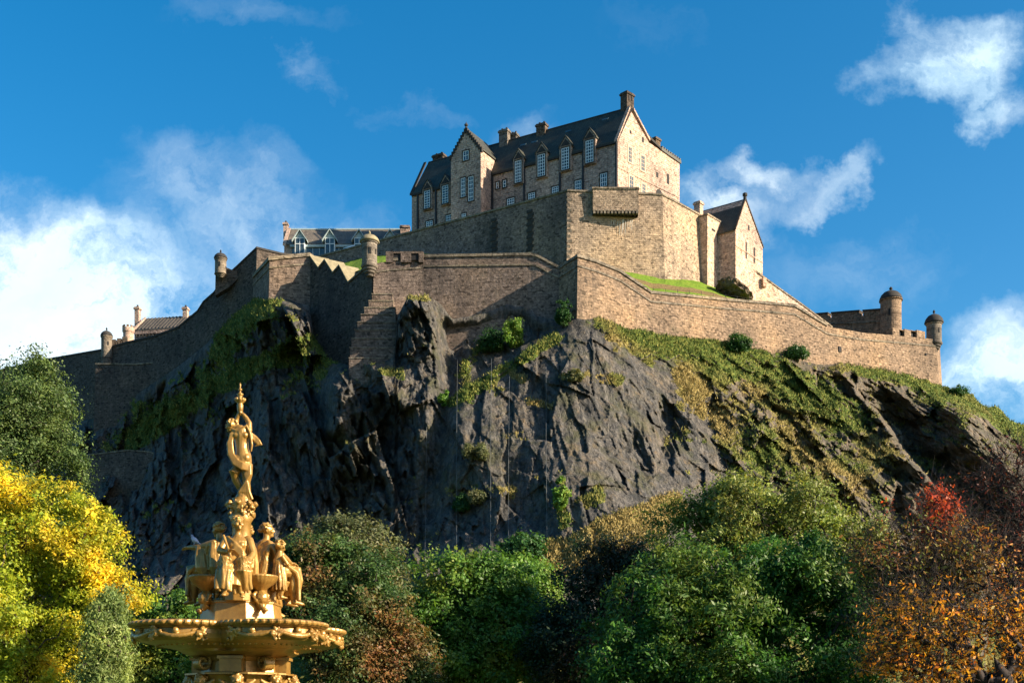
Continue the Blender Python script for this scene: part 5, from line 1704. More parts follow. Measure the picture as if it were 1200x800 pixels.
def standing_child():
    mb = MB(); base = ring(-.02, .80, ZF + .10); s = .84; T = xf(base, face(.55), s)
    tr = lambda pts, rad, n=9: mb.tube([T(*p) for p in pts], [r * s for r in rad], n)
    tr([(0, 0, .62), (0, 0, .76), (0, .01, .95), (0, 0, 1.08), (0, -.01, 1.2)], [.16, .15, .155, .1, .06], 12)
    add_head(mb, T, s, 0, -.02, 1.30, .7, .25, 9, 1.25)
    for sx in (-1, 1):
        tr([(sx * .08, 0, .62), (sx * .1, -.06, .34), (sx * .1, .0, .06)], [.12, .085, .05]); tr([(sx * .1, .02, .04), (sx * .12, -.14, .02)], [.05, .03])
        for t in range(4): mb.ball(T(sx * .12 + (t - 1.5) * .018, -.155, .02), .015 * s, 6, 4)
    for i in range(12):
        w = 2 * math.pi * i / 12
        tr([(.1 * math.cos(w), .1 * math.sin(w), .98), (.15 * math.cos(w), .14 * math.sin(w), .72), (.18 * math.cos(w + .15), .16 * math.sin(w + .15), .45), (.19 * math.cos(w + .2), .17 * math.sin(w + .2), .2)],
           [.03, .042, .045 if i % 2 else .03, .03], 7)
    tr([(.17, 0, 1.05), (.24, -.1, .88), (.08, -.2, .9)], [.055, .05, .032]); add_hand(mb, T, s, (.08, -.2, .9), (-1, -.3, .2), 1)
    tr([(-.17, 0, 1.05), (-.22, -.12, .86), (-.06, -.21, .82)], [.055, .05, .032]); add_hand(mb, T, s, (-.06, -.21, .82), (1, -.3, .1), -1)
    o = sculpt(mb, 'child_figure', fountain, .0115, 2); o['label'] = 'small draped child figure leaning on the right figure'


standing_child()

# standing statue, seen from behind, arms raised to the torch
mb = MB()
q = lambda px, py, dy=0: fp(px, py, dy * FK)
tb_ = lambda pts, rad, n=9: mb.tube([q(*p) for p in pts], [r * FK for r in rad], n)
tb_([(284.5, 547, 0), (285.2, 541, 0), (285, 534, 0), (283.8, 526, 0), (283.2, 519, 0), (283.2, 512, 0), (283, 506, 0), (280, 502.5, 0), (276.5, 500.8, -.5), (273, 499.5, -1)], [8.2, 9.8, 9.4, 7.6, 7.9, 9.2, 9.2, 6.0, 3.6, 3.2], 16)
for px, py in ((280.3, 538.5), (289.2, 537.6)): mb.ball(q(px, py, -4.4), 5.6 * FK)
for px in (278, 288): mb.ball(q(px, 511, -4.8), 4.4 * FK)
mb.ball(q(275, 504.5, 0), 4.3 * FK); mb.ball(q(291.5, 504, 0), 4.3 * FK)
add_head(mb, lambda x, y, z: q(271.2, 498.6, -1) + Vector((x, y, z)), .92, 0, 0, 0, -1.5, .25, 6)
tb_([(275, 504, 0), (275.8, 496, 2), (277.5, 489.5, 1.8)], [4.0, 3.4, 2.8]); tb_([(277.5, 489.5, 1.8), (279, 486.5, .8), (280.2, 483.5, 0)], [2.8, 2.4, 1.7])
tb_([(291.5, 504, 0), (291.5, 495, 2), (288, 489, 1.8)], [4.0, 3.4, 2.8]); tb_([(288, 489, 1.8), (285.5, 486, .8), (283, 483.5, 0)], [2.8, 2.4, 1.7])
for hx, dx in ((280.0, 1), (283.0, -1)):
    for i in range(4): tb_([(hx, 484 - i * 1.5, -1.4), (hx + dx * 1.3, 483.6 - i * 1.5, -2.2), (hx + dx * 2.4, 483.3 - i * 1.5, -.8)], [.85, .8, .65], 6)
    tb_([(hx, 484, 0), (hx - dx * 1.2, 481, .9)], [1.0, .7], 6)
tb_([(289, 544, 0), (290, 556, -1.5), (289, 565, -1), (289.5, 575, .5), (289, 584, .5)], [7.2, 6.2, 4.6, 4.4, 2.8], 12)
tb_([(280.5, 545, 0), (275, 553.5, -3), (276, 561.5, .5), (282, 573, 4), (283.5, 583, 3.5)], [7.2, 6.6, 4.8, 4.0, 2.6], 12)
tb_([(289, 584.5, .5), (293, 586.5, -2)], [2.6, 1.6]); tb_([(283.5, 584, 3.5), (279.5, 586.5, 1)], [2.6, 1.6])
# long scarf: off the left shoulder, under the hips, away to the right and down
for k in range(5):
    o_ = k * 1.6
    tb_([(279 + o_ * .3, 503, -5), (271.5 + o_ * .5, 510, -6.5), (268.6 + o_ * .7, 521, -7), (270 + o_ * .8, 534, -8), (276 + o_ * .8, 545.5 - o_ * .5, -9.5), (285 + o_ * .2, 551 - o_, -9.5), (293.5, 552 - o_, -6)],
        [1.2, 1.7, 1.9, 2.0, 1.9, 1.8, 1.6], 8)
for k in range(6):
    o_ = k * 1.8
    tb_([(294, 546 + o_ * .3, -6), (294.5 - o_ * .7, 557, -6.5), (288.5 + o_ * .3, 567, -6.5), (282 + o_ * 1.2, 577, -5.5), (281 + o_ * 1.7, 586, -4)], [1.6, 2.0, 2.1, 2.3, 1.9], 8)
for k in range(6):
    o_ = k * .9
    tb_([(290, 503 + o_ * 1.2, -4), (294.5, 508 + o_ * .9, -2), (299, 511.5 + o_ * 1.3, 0), (303.5 - o_ * .3, 516 + o_ * 1.0, 0), (307 - k * 1.7, 521.5 + o_ * .3, 0)], [1.4, 1.6, 1.9, 1.7, .8], 8)
tb_([(273, 504, -5), (278, 506.5, -6.6), (284, 505, -6.8), (290, 500, -5.5), (294, 508, -5.5), (296, 522, -4), (295, 530, -4)], [1.6, 2.2, 2.3, 2.2, 1.9, 1.6, 1.0], 8)
tb_([(285, 580, 0), (284, 589, 0)], [7.5, 11], 14)
so = sculpt(mb, 'standing_statue', fountain, .0105, 2)
so['label'] = 'standing nude statue wound in a scarf, arms raised to a torch'
# torch
k = FK
mb = MB(); mb.lathe(q(281.4, 486.5), [(1.7 * k, 0), (2.2 * k, 3 * k), (3.4 * k, 6.5 * k), (3.9 * k, 12 * k), (3.0 * k, 13.2 * k), (3.6 * k, 14.5 * k), (6.0 * k, 16.8 * k), (6.0 * k, 19 * k), (3.4 * k, 19.6 * k), (2.3 * k, 22 * k), (3.6 * k, 23.8 * k), (4.0 * k, 25 * k), (1.4 * k, 26.2 * k), (1.1 * k, 28.5 * k), (2.5 * k, 29.5 * k), (2.3 * k, 30.8 * k), (1.0 * k, 31.6 * k), (1.0 * k, 34 * k), (1.4 * k, 35 * k), (.4 * k, 38 * k)], 16)
for i in range(9):
    w = 2 * math.pi * i / 9
    mb.ball(q(281.4, 468.3) + Vector((math.cos(w), math.sin(w), 0)) * 5.4 * k, (1.5 * k, 1.5 * k, 2.2 * k), 7, 5)
mb.build('torch', M['gold'], fountain, smooth=True)
# column with wreathed capital behind the figures
mb = MB(); mb.lathe(Vector((FO.x, FO.y, ZF)), [(.42, -.2), (.36, .3), (.22, .7), (.19, 1.4), (.2, fz(612) - ZF), (.26, fz(606) - ZF), (.22, fz(603) - ZF), (.18, fz(599) - ZF), (.3, fz(592) - ZF), (.27, fz(590) - ZF), (.16, fz(588) - ZF), (.2, fz(584) - ZF)], 20)
mb.build('column', M['gold'], fountain, smooth=True)
mb = MB(); rr = random.Random(4)
for i in range(120):
    w = rr.uniform(0, 2 * math.pi); t = rr.random()
    r_ = .17 + .08 * math.sin(t * math.pi * 2.2) ** 2 + .02
    p = Vector((FO.x + math.cos(w) * r_, FO.y + math.sin(w) * r_, fz(607) + (fz(588) - fz(607)) * t))
    mb.ball(p, (rr.uniform(.025, .042), rr.uniform(.025, .042), rr.uniform(.03, .06)), 7, 5)
for w in np.linspace(0, 2 * math.pi, 8, endpoint=False):
    c = Vector((FO.x + math.cos(w) * .28, FO.y + math.sin(w) * .28, fz(591)))
    mb.tube([c, c + Vector((math.cos(w) * .05, math.sin(w) * .05, .03))], [.07, .05], 8)
sculpt(mb, 'wreath', fountain, .012, 1)

# pedestal: octagonal plinth, drum with panels
oct_ = lambda r: (lambda w, q_: q_)
def octo(mb, prof, rot0=math.pi / 8, n=8):
    return mb.lathe(Vector((FO.x, FO.y, 0)), prof, n, None, rot0 + rot)
mb = MB()
octo(mb, [(50.5 * k, fz(736)), (50.5 * k, fz(732.5)), (49 * k, fz(731)), (48 * k, fz(730)), (45.5 * k, fz(710)), (46.8 * k, fz(709)), (46.8 * k, fz(707.2)), (44 * k, fz(706.5))])
mb.build('plinth', M['gold'], fountain)
mb = MB()
octo(mb, [(39 * k, fz(706.9)), (38 * k, fz(703)), (35 * k, fz(701)), (34 * k, fz(684)), (37 * k, fz(682)), (37 * k, fz(679)), (30 * k, fz(678))])
mb.build('pedestal', M['gold'], fountain)
# four shell bowls with dolphin brackets, over the lobes of the basin
for i in range(4):
    w = rot + math.pi / 4 + i * math.pi / 2
    c = ring(w, .80, 0)
    bw = empty_part = None
    mb = MB(); nf_ = 72
    mb.lathe(Vector((c.x, c.y, 0)), [(.06, fz(697)), (.10, fz(695)), (.16, fz(692)), (.27, fz(687.5)), (.325, fz(683.5)), (.34, fz(681)), (.35, fz(680.2)), (.35, fz(678.6)), (.33, fz(678)), (.30, fz(678.8)), (.1, fz(684))], nf_,
             lambda th, r: r * (1 + (.022 * math.cos(th * 24) if r > .2 else 0)))
    bo = mb.build('bowl', M['gold'], fountain, smooth=True)
    mb = MB(); v = Vector((math.cos(w), math.sin(w), 0))
    p = lambda r_, py: Vector((FO.x + v.x * r_, FO.y + v.y * r_, fz(py)))
    mb.tube([p(.80, 694), p(.86, 700), p(.80, 706), p(.83, 712), p(.90, 717)], [.07, .12, .145, .11, .05], 10)
    mb.ball(p(.84, 704), (.15, .15, .15)); mb.tube([p(.90, 716), p(.98, 719), p(.93, 722)], [.05, .08, .03], 8)
    for sgn in (-1, 1):
        t_ = Vector((-v.y, v.x, 0)) * sgn
        mb.tube([p(.78, 696) + t_ * .06, p(.80, 701) + t_ * .17, p(.86, 707) + t_ * .14, p(.86, 712) + t_ * .05], [.04, .05, .045, .03], 7)
        mb.tube([p(.62, 690) + t_ * .1, p(.66, 700) + t_ * .2, p(.72, 709) + t_ * .14], [.035, .06, .05], 7)
        mb.ball(p(.93, 705) + t_ * .07, .035)
    mb.tube([p(.55, 692), p(.80, 692)], [.12, .08], 8)
    sculpt(mb, 'dolphin_bracket', bo, .0125, 1)

# four-lobed basin
LC, LA = 1.24, 1.13
def lobe(w):
    d = ((w - rot - math.pi / 4 + math.pi / 4) % (math.pi / 2)) - math.pi / 4
    return LC * math.cos(d) + math.sqrt(max(0, LA * LA - (LC * math.sin(d)) ** 2))
RM = LC + LA
def basin_part(prof, n=384, tick=0.0):
    """prof: (inset from the lobed edge in m, roundness 0 lobed .. 1 circular, circle radius, z)"""
    mb = MB(); vs = []; fs = []
    for ins, rd, rc, z, tk in prof:
        for i in range(n):
            w = 2 * math.pi * i / n
            r_ = (lobe(w) - ins) * (1 - rd) + rc * rd
            if tk: r_ += tk * (0.5 + .5 * math.copysign(min(1, abs(2.2 * math.cos(w * 96 / 2 * 2))), math.cos(w * 96)))
            vs.append((FO.x + r_ * math.cos(w), FO.y + r_ * math.sin(w), z))
    for i in range(len(prof) - 1):
        for j in range(n):
            fs.append((i * n + j, i * n + (j + 1) % n, (i + 1) * n + (j + 1) % n, (i + 1) * n + j))
    fs.append(list(range(n))[::-1]); fs.append([(len(prof) - 1) * n + j for j in range(n)])
    return mb.add(vs, fs)

basin = basin_part([(.0, 1, .80, fz(772), 0), (.0, .92, .98, fz(769), 0), (.0, .9, 1.10, fz(766), 0), (.62, .6, 1.12, fz(763), 0), (.45, .3, 1.4, fz(759.5), 0), (.36, .1, 1.5, fz(757.5), 0), (.25, .0, 0, fz(755.8), 0), (.17, 0, 0, fz(753), 0),
                    (.14, 0, 0, fz(748), 0), (.16, 0, 0, fz(743), 0), (.12, 0, 0, fz(742), 0), (.10, 0, 0, fz(740.6), 0)]).build('basin', M['gold'], fountain)
rim = basin_part([(.11, 0, 0, fz(740.55), 0), (.05, 0, 0, fz(740), .012), (.012, 0, 0, fz(738.4), .03), (.0, 0, 0, fz(736.6), .03), (.015, 0, 0, fz(734.8), .03), (.06, 0, 0, fz(733.6), .012), (.14, 0, 0, fz(733.2), 0), (.3, 0, 0, fz(734.5), 0), (.7, 0, 0, fz(740), 0)], n=768).build('rim', M['gold'], fountain)
# bead course
mb = MB()
for i in range(90):
    w = 2 * math.pi * i / 90
    r_ = (lobe(w) - .45) * .7 + 1.4 * .3 + .03
    mb.ball((FO.x + r_ * math.cos(w), FO.y + r_ * math.sin(w), fz(759)), .032, 6, 4)
mb.build('bead_course', M['gold'], basin, smooth=True)
for i in range(4):           # fruit garlands on each lobe
    mb = MB(); rr = random.Random(60 + i)
    wc = rot + math.pi / 4 + i * math.pi / 2
    ctr = ring(wc, LC, 0)
    def on(a_, z, out=0.0):      # a_: bearing around the lobe's own centre
        return Vector((ctr.x + math.cos(wc + a_) * (LA - .13 + out), ctr.y + math.sin(wc + a_) * (LA - .13 + out), z))
    for bunch in (-1.35, -.45, .45, 1.35):
        for j in range(26):
            a_ = bunch + rr.gauss(0, .075); z = fz(747.5) + rr.gauss(0, .06) - .04 * (j % 3 == 0)
            mb.ball(on(a_, z, rr.uniform(0, .07)), rr.uniform(.026, .055), 7, 5)
        for j in range(4):
            mb.tube([on(bunch + rr.uniform(-.08, .08), fz(750), .03), on(bunch + rr.uniform(-.1, .1), fz(755 + rr.uniform(0, 3)), .04)], [.04, .02], 6)
    for s0 in (-1.35, -.45, .45):
        pts = [on(s0 + .9 * t, fz(745.5) - .11 * math.sin(math.pi * t), .03) for t in np.linspace(0.05, .95, 8)]
        mb.tube(pts, [.03 + .03 * math.sin(math.pi * t) for t in np.linspace(0, 1, 8)], 8)
        mb.ball(on(s0 + .45, fz(746), .02), (.08, .08, .085))
    sculpt(mb, 'garland', basin, .012, 1)
# neck, pilasters, scrolls, shelf, cherub heads
mb = MB(); octo(mb, [(1.16, fz(791.5)), (1.16, fz(789.6)), (1.08, fz(789)), (.84, fz(788)), (.80, fz(776)), (.86, fz(772.5)), (.9, fz(770))], math.pi / 8); mb.build('neck', M['gold'], fountain)
for i in range(4):
    w = rot + i * math.pi / 2 - math.pi / 2 + .06; v = Vector((math.cos(w), math.sin(w), 0)); t_ = Vector((-v.y, v.x, 0)); c = ring(w, .86, 0)
    mb = MB(); mb.box((c.x, c.y), t_, v, .225, .13, fz(788.6), fz(774)); mb.box((c.x, c.y), t_, v, .265, .17, fz(773.95), fz(770.6)); mb.build('pilaster', M['gold'], fountain)
    w2 = w + math.pi / 4; v = Vector((math.cos(w2), math.sin(w2), 0)); t_ = Vector((-v.y, v.x, 0))
    mb = MB(); sp = []
    for a_ in np.linspace(0, 2.6 * math.pi, 26):
        r_ = .19 - .055 * a_ / math.pi
        sp.append((.95 + r_ * math.cos(a_ + 1.2), fz(777.5) + r_ * math.sin(a_ + 1.2)))
    for off in (-.09, -.03, .03, .09):
        mb.tube([Vector((FO.x + v.x * r_ + t_.x * off, FO.y + v.y * r_ + t_.y * off, z)) for r_, z in sp], .043, 7)
    sculpt(mb, 'scroll', fountain, .013, 1)
mb = MB(); octo(mb, [(.9, 0.0), (.9, .5), (.72, .8), (.66, 1.6), (.72, 2.2), (.95, fz(798)), (1.02, fz(792)), (1.05, fz(791.55))], math.pi / 8); mb.build('stem', M['gold'], fountain)
for i in range(8):
    w = rot + i * math.pi / 4 + .2
    c = ring(w, 1.06, fz(798.5)); T = xf(c, face(w), 1.0)
    mb = MB(); add_head(mb, T, 1.15, 0, 0, 0, 0, 0, 20 + i, 1.15)
    for sx in (-1, 1):
        mb.tube([T(sx * .1, .03, -.12), T(sx * .24, .04, -.08), T(sx * .36, .06, .02)], [.07, .075, .03], 8)
    sculpt(mb, 'cherub_head', fountain, .0135, 1)

# pigeon on the outstretched arm
mt, N = new_mat('pigeon_feathers')
P = N.n('ShaderNodeTexCoord').outputs['Object']
zz = N.n('ShaderNodeSeparateXYZ', {0: P}).outputs[2]
finish(N, N.ramp(N.math('ADD', N.math('MULTIPLY', zz, 4.0), N.math('MULTIPLY', N.noise(P, 25, 3), .3)), [(.1, (.28, .31, .40)), (.5, (.40, .42, .52)), (.85, (.20, .23, .33))]), .7)
T_l = xf(ring(b_l, hr, ZF), face(b_l), S)
c = T_l(.215, -.38, 1.03) + Vector((0, 0, .04))
mb = MB(); o3 = lambda x, y, z: c + Vector((x, y, z)) * .82
mb.tube([o3(.11, 0, .0), o3(.05, 0, .06), o3(0, 0, .10), o3(-.045, 0, .15), o3(-.055, 0, .19)], [.018, .05, .058, .04, .027], 10)
mb.tube([o3(.08, .0, .03), o3(.19, 0, -.04)], [.03, .014], 8)
mb.ball(o3(-.06, 0, .205), .03); mb.tube([o3(-.08, 0, .205), o3(-.112, 0, .196)], [.011, .004], 6)
for sy in (-1, 1):
    mb.tube([o3(-.01, sy * .045, .12), o3(.06, sy * .05, .06), o3(.15, sy * .02, .0)], [.02, .026, .008], 7)
    mb.tube([o3(.0, sy * .018, .06), o3(-.005, sy * .018, -.01)], .0075, 6); mb.tube([o3(.01, sy * .018, -.008), o3(-.03, sy * .022, -.008)], .007, 6)
pg = sculpt(mb, 'pigeon', None, .0065, 1, mt)
dv = c.copy()
for v in pg.data.vertices: v.co -= dv
pg.location = dv
tag(pg, 'pale grey pigeon perched on the outstretched arm of the golden figure', 'pigeon')
# ------------------------------------------------------------------ trees
def quads_mesh(name, v4):
    n = len(v4)
    me = bpy.data.meshes.new(name)
    me.vertices.add(n * 4); me.vertices.foreach_set('co', v4.astype(np.float32).ravel())
    me.loops.add(n * 4); me.polygons.add(n)
    me.loops.foreach_set('vertex_index', np.arange(n * 4, dtype=np.int32))
    me.polygons.foreach_set('loop_start', np.arange(0, n * 4, 4, dtype=np.int32))
    me.update(calc_edges=True)
    return me


def tree(name, label, cat, D, trunk, lobes, n_cl, per, rc, leaf, mat, bark, ground=0.0, droop=0.0, gap=0.12, tip=0.012, thick=0.45, seed=1, elong=1.7, group=None, twigs=0, shell=2.4, flat=0.75, maxr=None):
    """lobes: (px, py, rx, ry[, distance offset, depth]) - bodies of the crown; trunk: photo column of its foot"""
    rg = np.random.default_rng(seed)
    k = D / F
    L = []
    for l in lobes:
        px, py, rx, ry = l[:4]
        dd = l[4] if len(l) > 4 else 0.0
        c = np.array(at(px, py, D + dd)); kk = (D + dd) / F
        L.append((c, np.array([rx * kk, (l[5] if len(l) > 5 else (rx + ry) * .5 * kk), ry * kk])))
    vol = np.array([np.prod(r) ** .8 for c, r in L]); vol /= vol.sum()
    base = at(trunk, 800, D); base.z = ground
    # clump centres
    pts = []; outs = []
    while len(pts) < n_cl:
        i = rg.choice(len(L), p=vol)
        c, r = L[i]
        d = rg.normal(size=3); d /= np.linalg.norm(d)
        u = rg.random() ** (1 / shell) * (1 + .26 * vnoise(*(np.array([x]) for x in d * 2.6 + i * 3.7), seed + 5)[0])
        p = c + d * r * u
        if p[2] < ground + .3: continue
        q = vnoise(*(np.array([x]) for x in (p / (rc * 3.2))), seed)[0]
        if q < -1 + 2 * gap * 1.6: continue
        pts.append(p); outs.append(d * u)
    pts = np.array(pts); outs = np.array(outs)
    cen = np.average(np.array([c for c, r in L]), axis=0, weights=vol)
    # limbs: join every clump to the nearest existing wood
    top = np.array([base.x * .4 + cen[0] * .6, base.y * .5 + cen[1] * .5, ground + (cen[2] - ground) * .9])
    nodes = []; par = []
    b0 = np.array(base); nseg = 7
    for i in range(nseg + 1):
        t = i / nseg
        p = b0 + (top - b0) * t; p[:2] += rg.normal(0, .05 * thick, 2) * (i > 0) * 2
        nodes.append(p); par.append(i - 1)
    order = np.argsort(np.linalg.norm(pts - top, axis=1))
    NA = np.zeros((len(nodes) + 3 * len(pts) + 10, 3)); NA[:len(nodes)] = nodes; cnt = len(nodes)
    lo = 3
    dist_root = np.zeros(len(NA))
    for i in range(cnt): dist_root[i] = np.linalg.norm(NA[i] - NA[0])
    tips = []
    for j in order:
        p = pts[j]
        dv = np.linalg.norm(NA[lo:cnt] - p, axis=1)
        cost = dv + .22 * dist_root[lo:cnt] + 2.0 * np.maximum(0, NA[lo:cnt, 2] - p[2] - .2)
        b = lo + int(np.argmin(cost)); a = NA[b].copy(); ln = np.linalg.norm(p - a)
        prev = b
        for t in (.4, .75):
            m_ = a + (p - a) * t + rg.normal(0, .07 * ln, 3); m_[2] += .08 * ln * (1 - droop * 2) * (t < .6)
            NA[cnt] = m_; par.append(prev); dist_root[cnt] = dist_root[prev] + ln * .38; prev = cnt; cnt += 1
        NA[cnt] = p; par.append(prev); dist_root[cnt] = dist_root[prev] + ln * .25; tips.append(cnt); cnt += 1
    NA = NA[:cnt]; par = np.array(par)
    load = np.zeros(cnt)
    load[tips] = 1
    for i in range(cnt - 1, 0, -1): load[par[i]] += load[i]
    rad = tip * np.maximum(load, .6) ** .5
    rad *= min(1.0, thick / max(rad[0], 1e-6)) ** .5
    rad = np.minimum(rad, thick)
    rad[:3] *= np.array([1.35, 1.12, 1.0])
    root = empty(name, base, label, cat, group)
    # trunk and limbs
    def tubes(ids, n):
        a, b = NA[par[ids]], NA[ids]; ra, rb = np.minimum(rad[par[ids]], rad[ids] * 1.5), rad[ids]
        if n > 5: ra = rad[par[ids]]
        t = b - a; t /= np.maximum(np.linalg.norm(t, axis=1, keepdims=True), 1e-6)
        ref = np.where(np.abs(t[:, 2:3]) > .9, np.array([[1., 0, 0]]), np.array([[0, 0, 1.]]))
        s1 = np.cross(t, ref); s1 /= np.linalg.norm(s1, axis=1, keepdims=True); s2 = np.cross(t, s1)
        w = np.arange(n) * 2 * np.pi / n
        ring_ = s1[:, None, :] * np.cos(w)[None, :, None] + s2[:, None, :] * np.sin(w)[None, :, None]
        va = a[:, None] + ring_ * ra[:, None, None]; vb = (b + t * rb[:, None] * .3)[:, None] + ring_ * rb[:, None, None]
        v = np.concatenate([va, vb], 1).reshape(-1, 3) - np.array(base)
        f = []
        i0 = np.arange(len(ids)) * 2 * n
        for q_ in range(n):
            f.append(np.stack([i0 + q_, i0 + (q_ + 1) % n, i0 + n + (q_ + 1) % n, i0 + n + q_], 1))
        f = np.concatenate(f)
        me = bpy.data.meshes.new('wood')
        me.vertices.add(len(v)); me.vertices.foreach_set('co', v.astype(np.float32).ravel())
        me.loops.add(f.size); me.polygons.add(len(f))
        me.loops.foreach_set('vertex_index', f.astype(np.int32).ravel())
        me.polygons.foreach_set('loop_start', np.arange(0, f.size, 4, dtype=np.int32))
        me.update(calc_edges=True)
        return me
    link_mesh('trunk', tubes(np.arange(1, nseg + 1), 12), bark, root, True)
    if cnt > nseg + 1:
        link_mesh('branches', tubes(np.arange(nseg + 1, cnt), 5), bark, root, True)
    if twigs:
        # fine bare twigs spraying from the clumps
        nt = twigs; ci = rg.integers(0, len(pts), nt)
        a = pts[ci] + rg.normal(0, rc * .4, (nt, 3)); d = outs[ci] * .8 + rg.normal(0, .6, (nt, 3)) + np.array([0, 0, .35])
        d /= np.linalg.norm(d, axis=1, keepdims=True); ln = rg.uniform(.5, 1.6, nt)[:, None] * rc * 1.6
        sd = np.cross(d, rg.normal(size=(nt, 3))); sd /= np.linalg.norm(sd, axis=1, keepdims=True); s2 = np.cross(d, sd)
        w = tip * .55
        b = a + d * ln
        tri = []
        for q_ in range(3):
            a0, a1 = q_ * 2.094, (q_ + 1) * 2.094
            r0 = sd * math.cos(a0) + s2 * math.sin(a0); r1 = sd * math.cos(a1) + s2 * math.sin(a1)
            tri.append(np.stack([a + r0 * w, a + r1 * w, b + r1 * w * .4, b + r0 * w * .4], 1))
        link_mesh('twigs', quads_mesh('twigs', np.concatenate(tri) - np.array(base)), bark, root)
    # leaves
    n = n_cl * per
    ci = np.repeat(np.arange(n_cl), per)
    g = rg.normal(0, 1, (n, 3)) * rc * rg.uniform(.5, 1.15, n_cl)[ci][:, None] * .62
    g[:, 2] *= flat
    p = pts[ci] + g
    p[:, 2] -= droop * rg.random(n) * rc * 2.2 * (np.linalg.norm(g, axis=1) / rc)
    keep = p[:, 2] > ground + .15
    p = p[keep]; ci = ci[keep]; g = g[keep]; n = len(p)
    nr = outs[ci] * .5 + g / rc * .5 + rg.normal(0, .55, (n, 3)) + np.array([0, 0, .45 * (1 - droop)])
    nr /= np.maximum(np.linalg.norm(nr, axis=1, keepdims=True), 1e-6)
    ax = np.cross(nr, rg.normal(size=(n, 3))); ax[:, 2] -= droop * 1.6
    ax -= nr * (ax * nr).sum(1, keepdims=True); ax /= np.maximum(np.linalg.norm(ax, axis=1, keepdims=True), 1e-6)
    bx = np.cross(nr, ax)
    ls = leaf * np.exp(rg.normal(0, .28, n))[:, None]
    v4 = np.stack([p - ax * ls * .5 * elong, p + bx * ls * .42 - nr * ls * .06, p + ax * ls * .5 * elong - nr * ls * .1, p - bx * ls * .42 - nr * ls * .06], 1)
    link_mesh('crown', quads_mesh('crown', v4 - np.array(base)), mat, root)
    return root


G = lambda *c: list(c)
LM_dark = leaf_mat('grey_green_leaves', G((.035, .07, .022), (.06, .11, .032), (.09, .15, .045), (.13, .19, .06)), G((.05, .09, .025), (.09, .14, .035), (.14, .18, .05)), .25)
LM_yel = leaf_mat('yellow_autumn_leaves', G((.14, .22, .02), (.26, .33, .025), (.40, .42, .03), (.20, .30, .025)), G((.55, .40, .02), (.70, .55, .03), (.75, .62, .05), (.55, .32, .02), (.62, .58, .05)), .5, .49, .62, trans=.45)
LM_wil = leaf_mat('pale_willow_leaves', G((.10, .16, .045), (.16, .23, .065), (.22, .29, .09)), G((.14, .20, .05), (.20, .26, .07), (.27, .31, .10)), .5)
LM_grn = leaf_mat('deep_green_leaves', G((.012, .045, .012), (.022, .075, .02), (.04, .11, .026), (.03, .09, .02)), G((.03, .09, .016), (.06, .14, .025), (.10, .17, .03)), .3, .48, .66)
LM_gy = leaf_mat('green_leaves_yellow_tips', G((.035, .10, .016), (.07, .16, .024), (.11, .21, .03)), G((.15, .20, .025), (.25, .27, .035), (.34, .32, .045), (.12, .19, .025)), .42, .5, .64)
LM_red = leaf_mat('reddish_green_leaves', G((.022, .058, .016), (.04, .09, .022), (.07, .125, .034), (.045, .10, .025)), G((.22, .075, .03), (.13, .09, .03), (.30, .12, .045), (.07, .11, .03)), .4, .48, .64)
LM_pale = leaf_mat('pale_olive_leaves', G((.06, .085, .035), (.10, .12, .05), (.15, .16, .075)), G((.09, .11, .04), (.17, .16, .07), (.21, .20, .1)), .4)
LM_lime = leaf_mat('bright_green_leaves', G((.05, .14, .02), (.09, .22, .03), (.14, .28, .045)), G((.12, .24, .03), (.2, .3, .05), (.26, .28, .05)), .5)
LM_dkr = leaf_mat('dark_green_and_maroon_leaves', G((.012, .028, .014), (.022, .045, .02), (.035, .065, .028)), G((.05, .022, .016), (.03, .04, .018), (.08, .03, .02), (.03, .05, .02)), .35, .46, .62)
LM_mix = leaf_mat('green_leaves', G((.016, .07, .012), (.028, .10, .016), (.05, .145, .022), (.08, .18, .028)), G((.08, .15, .02), (.14, .20, .03), (.21, .25, .05), (.06, .13, .016)), .22, .5, .68)
LM_or = leaf_mat('orange_leaves', G((.55, .16, .015), (.66, .26, .02), (.70, .38, .035), (.48, .10, .02)), G((.12, .17, .025), (.20, .19, .03), (.44, .14, .02), (.14, .14, .03)), .8, .46, .64, trans=.5)
LM_rd = leaf_mat('red_leaves', G((.48, .06, .025), (.60, .10, .035), (.36, .04, .025)), G((.48, .17, .03), (.30, .10, .03), (.55, .14, .04)), .9, .45, .6, trans=.5)
LM_mar = leaf_mat('maroon_leaves', G((.10, .02, .022), (.16, .03, .03), (.07, .03, .02)), G((.20, .045, .03), (.10, .05, .025), (.24, .06, .04)), .7)

LM_ol = leaf_mat('olive_yellow_leaves', G((.09, .15, .025), (.15, .20, .035), (.22, .26, .05), (.07, .13, .02)), G((.20, .19, .045), (.16, .20, .04), (.27, .25, .06), (.10, .16, .03)), .3)  # pale palette carries the sunlit tone of the big tree's top
LM_rus = leaf_mat('russet_and_green_leaves', G((.09, .15, .03), (.16, .19, .04), (.28, .11, .03), (.12, .16, .035)), G((.40, .12, .03), (.24, .08, .03), (.46, .20, .04), (.18, .19, .04)), .7)
T = tree
T('broadleaf_tree', 'tall dark grey green tree behind the yellow one at the left edge', 'tree', 62, 30,
  [(40, 470, 48, 46), (62, 535, 40, 44), (15, 520, 55, 70), (42, 432, 26, 22), (78, 565, 26, 34), (10, 600, 80, 70), (60, 620, 50, 60), (5, 450, 22, 26)], 1000, 120, .55, .075, LM_dark, M['bark_dark'], seed=3, gap=.14)
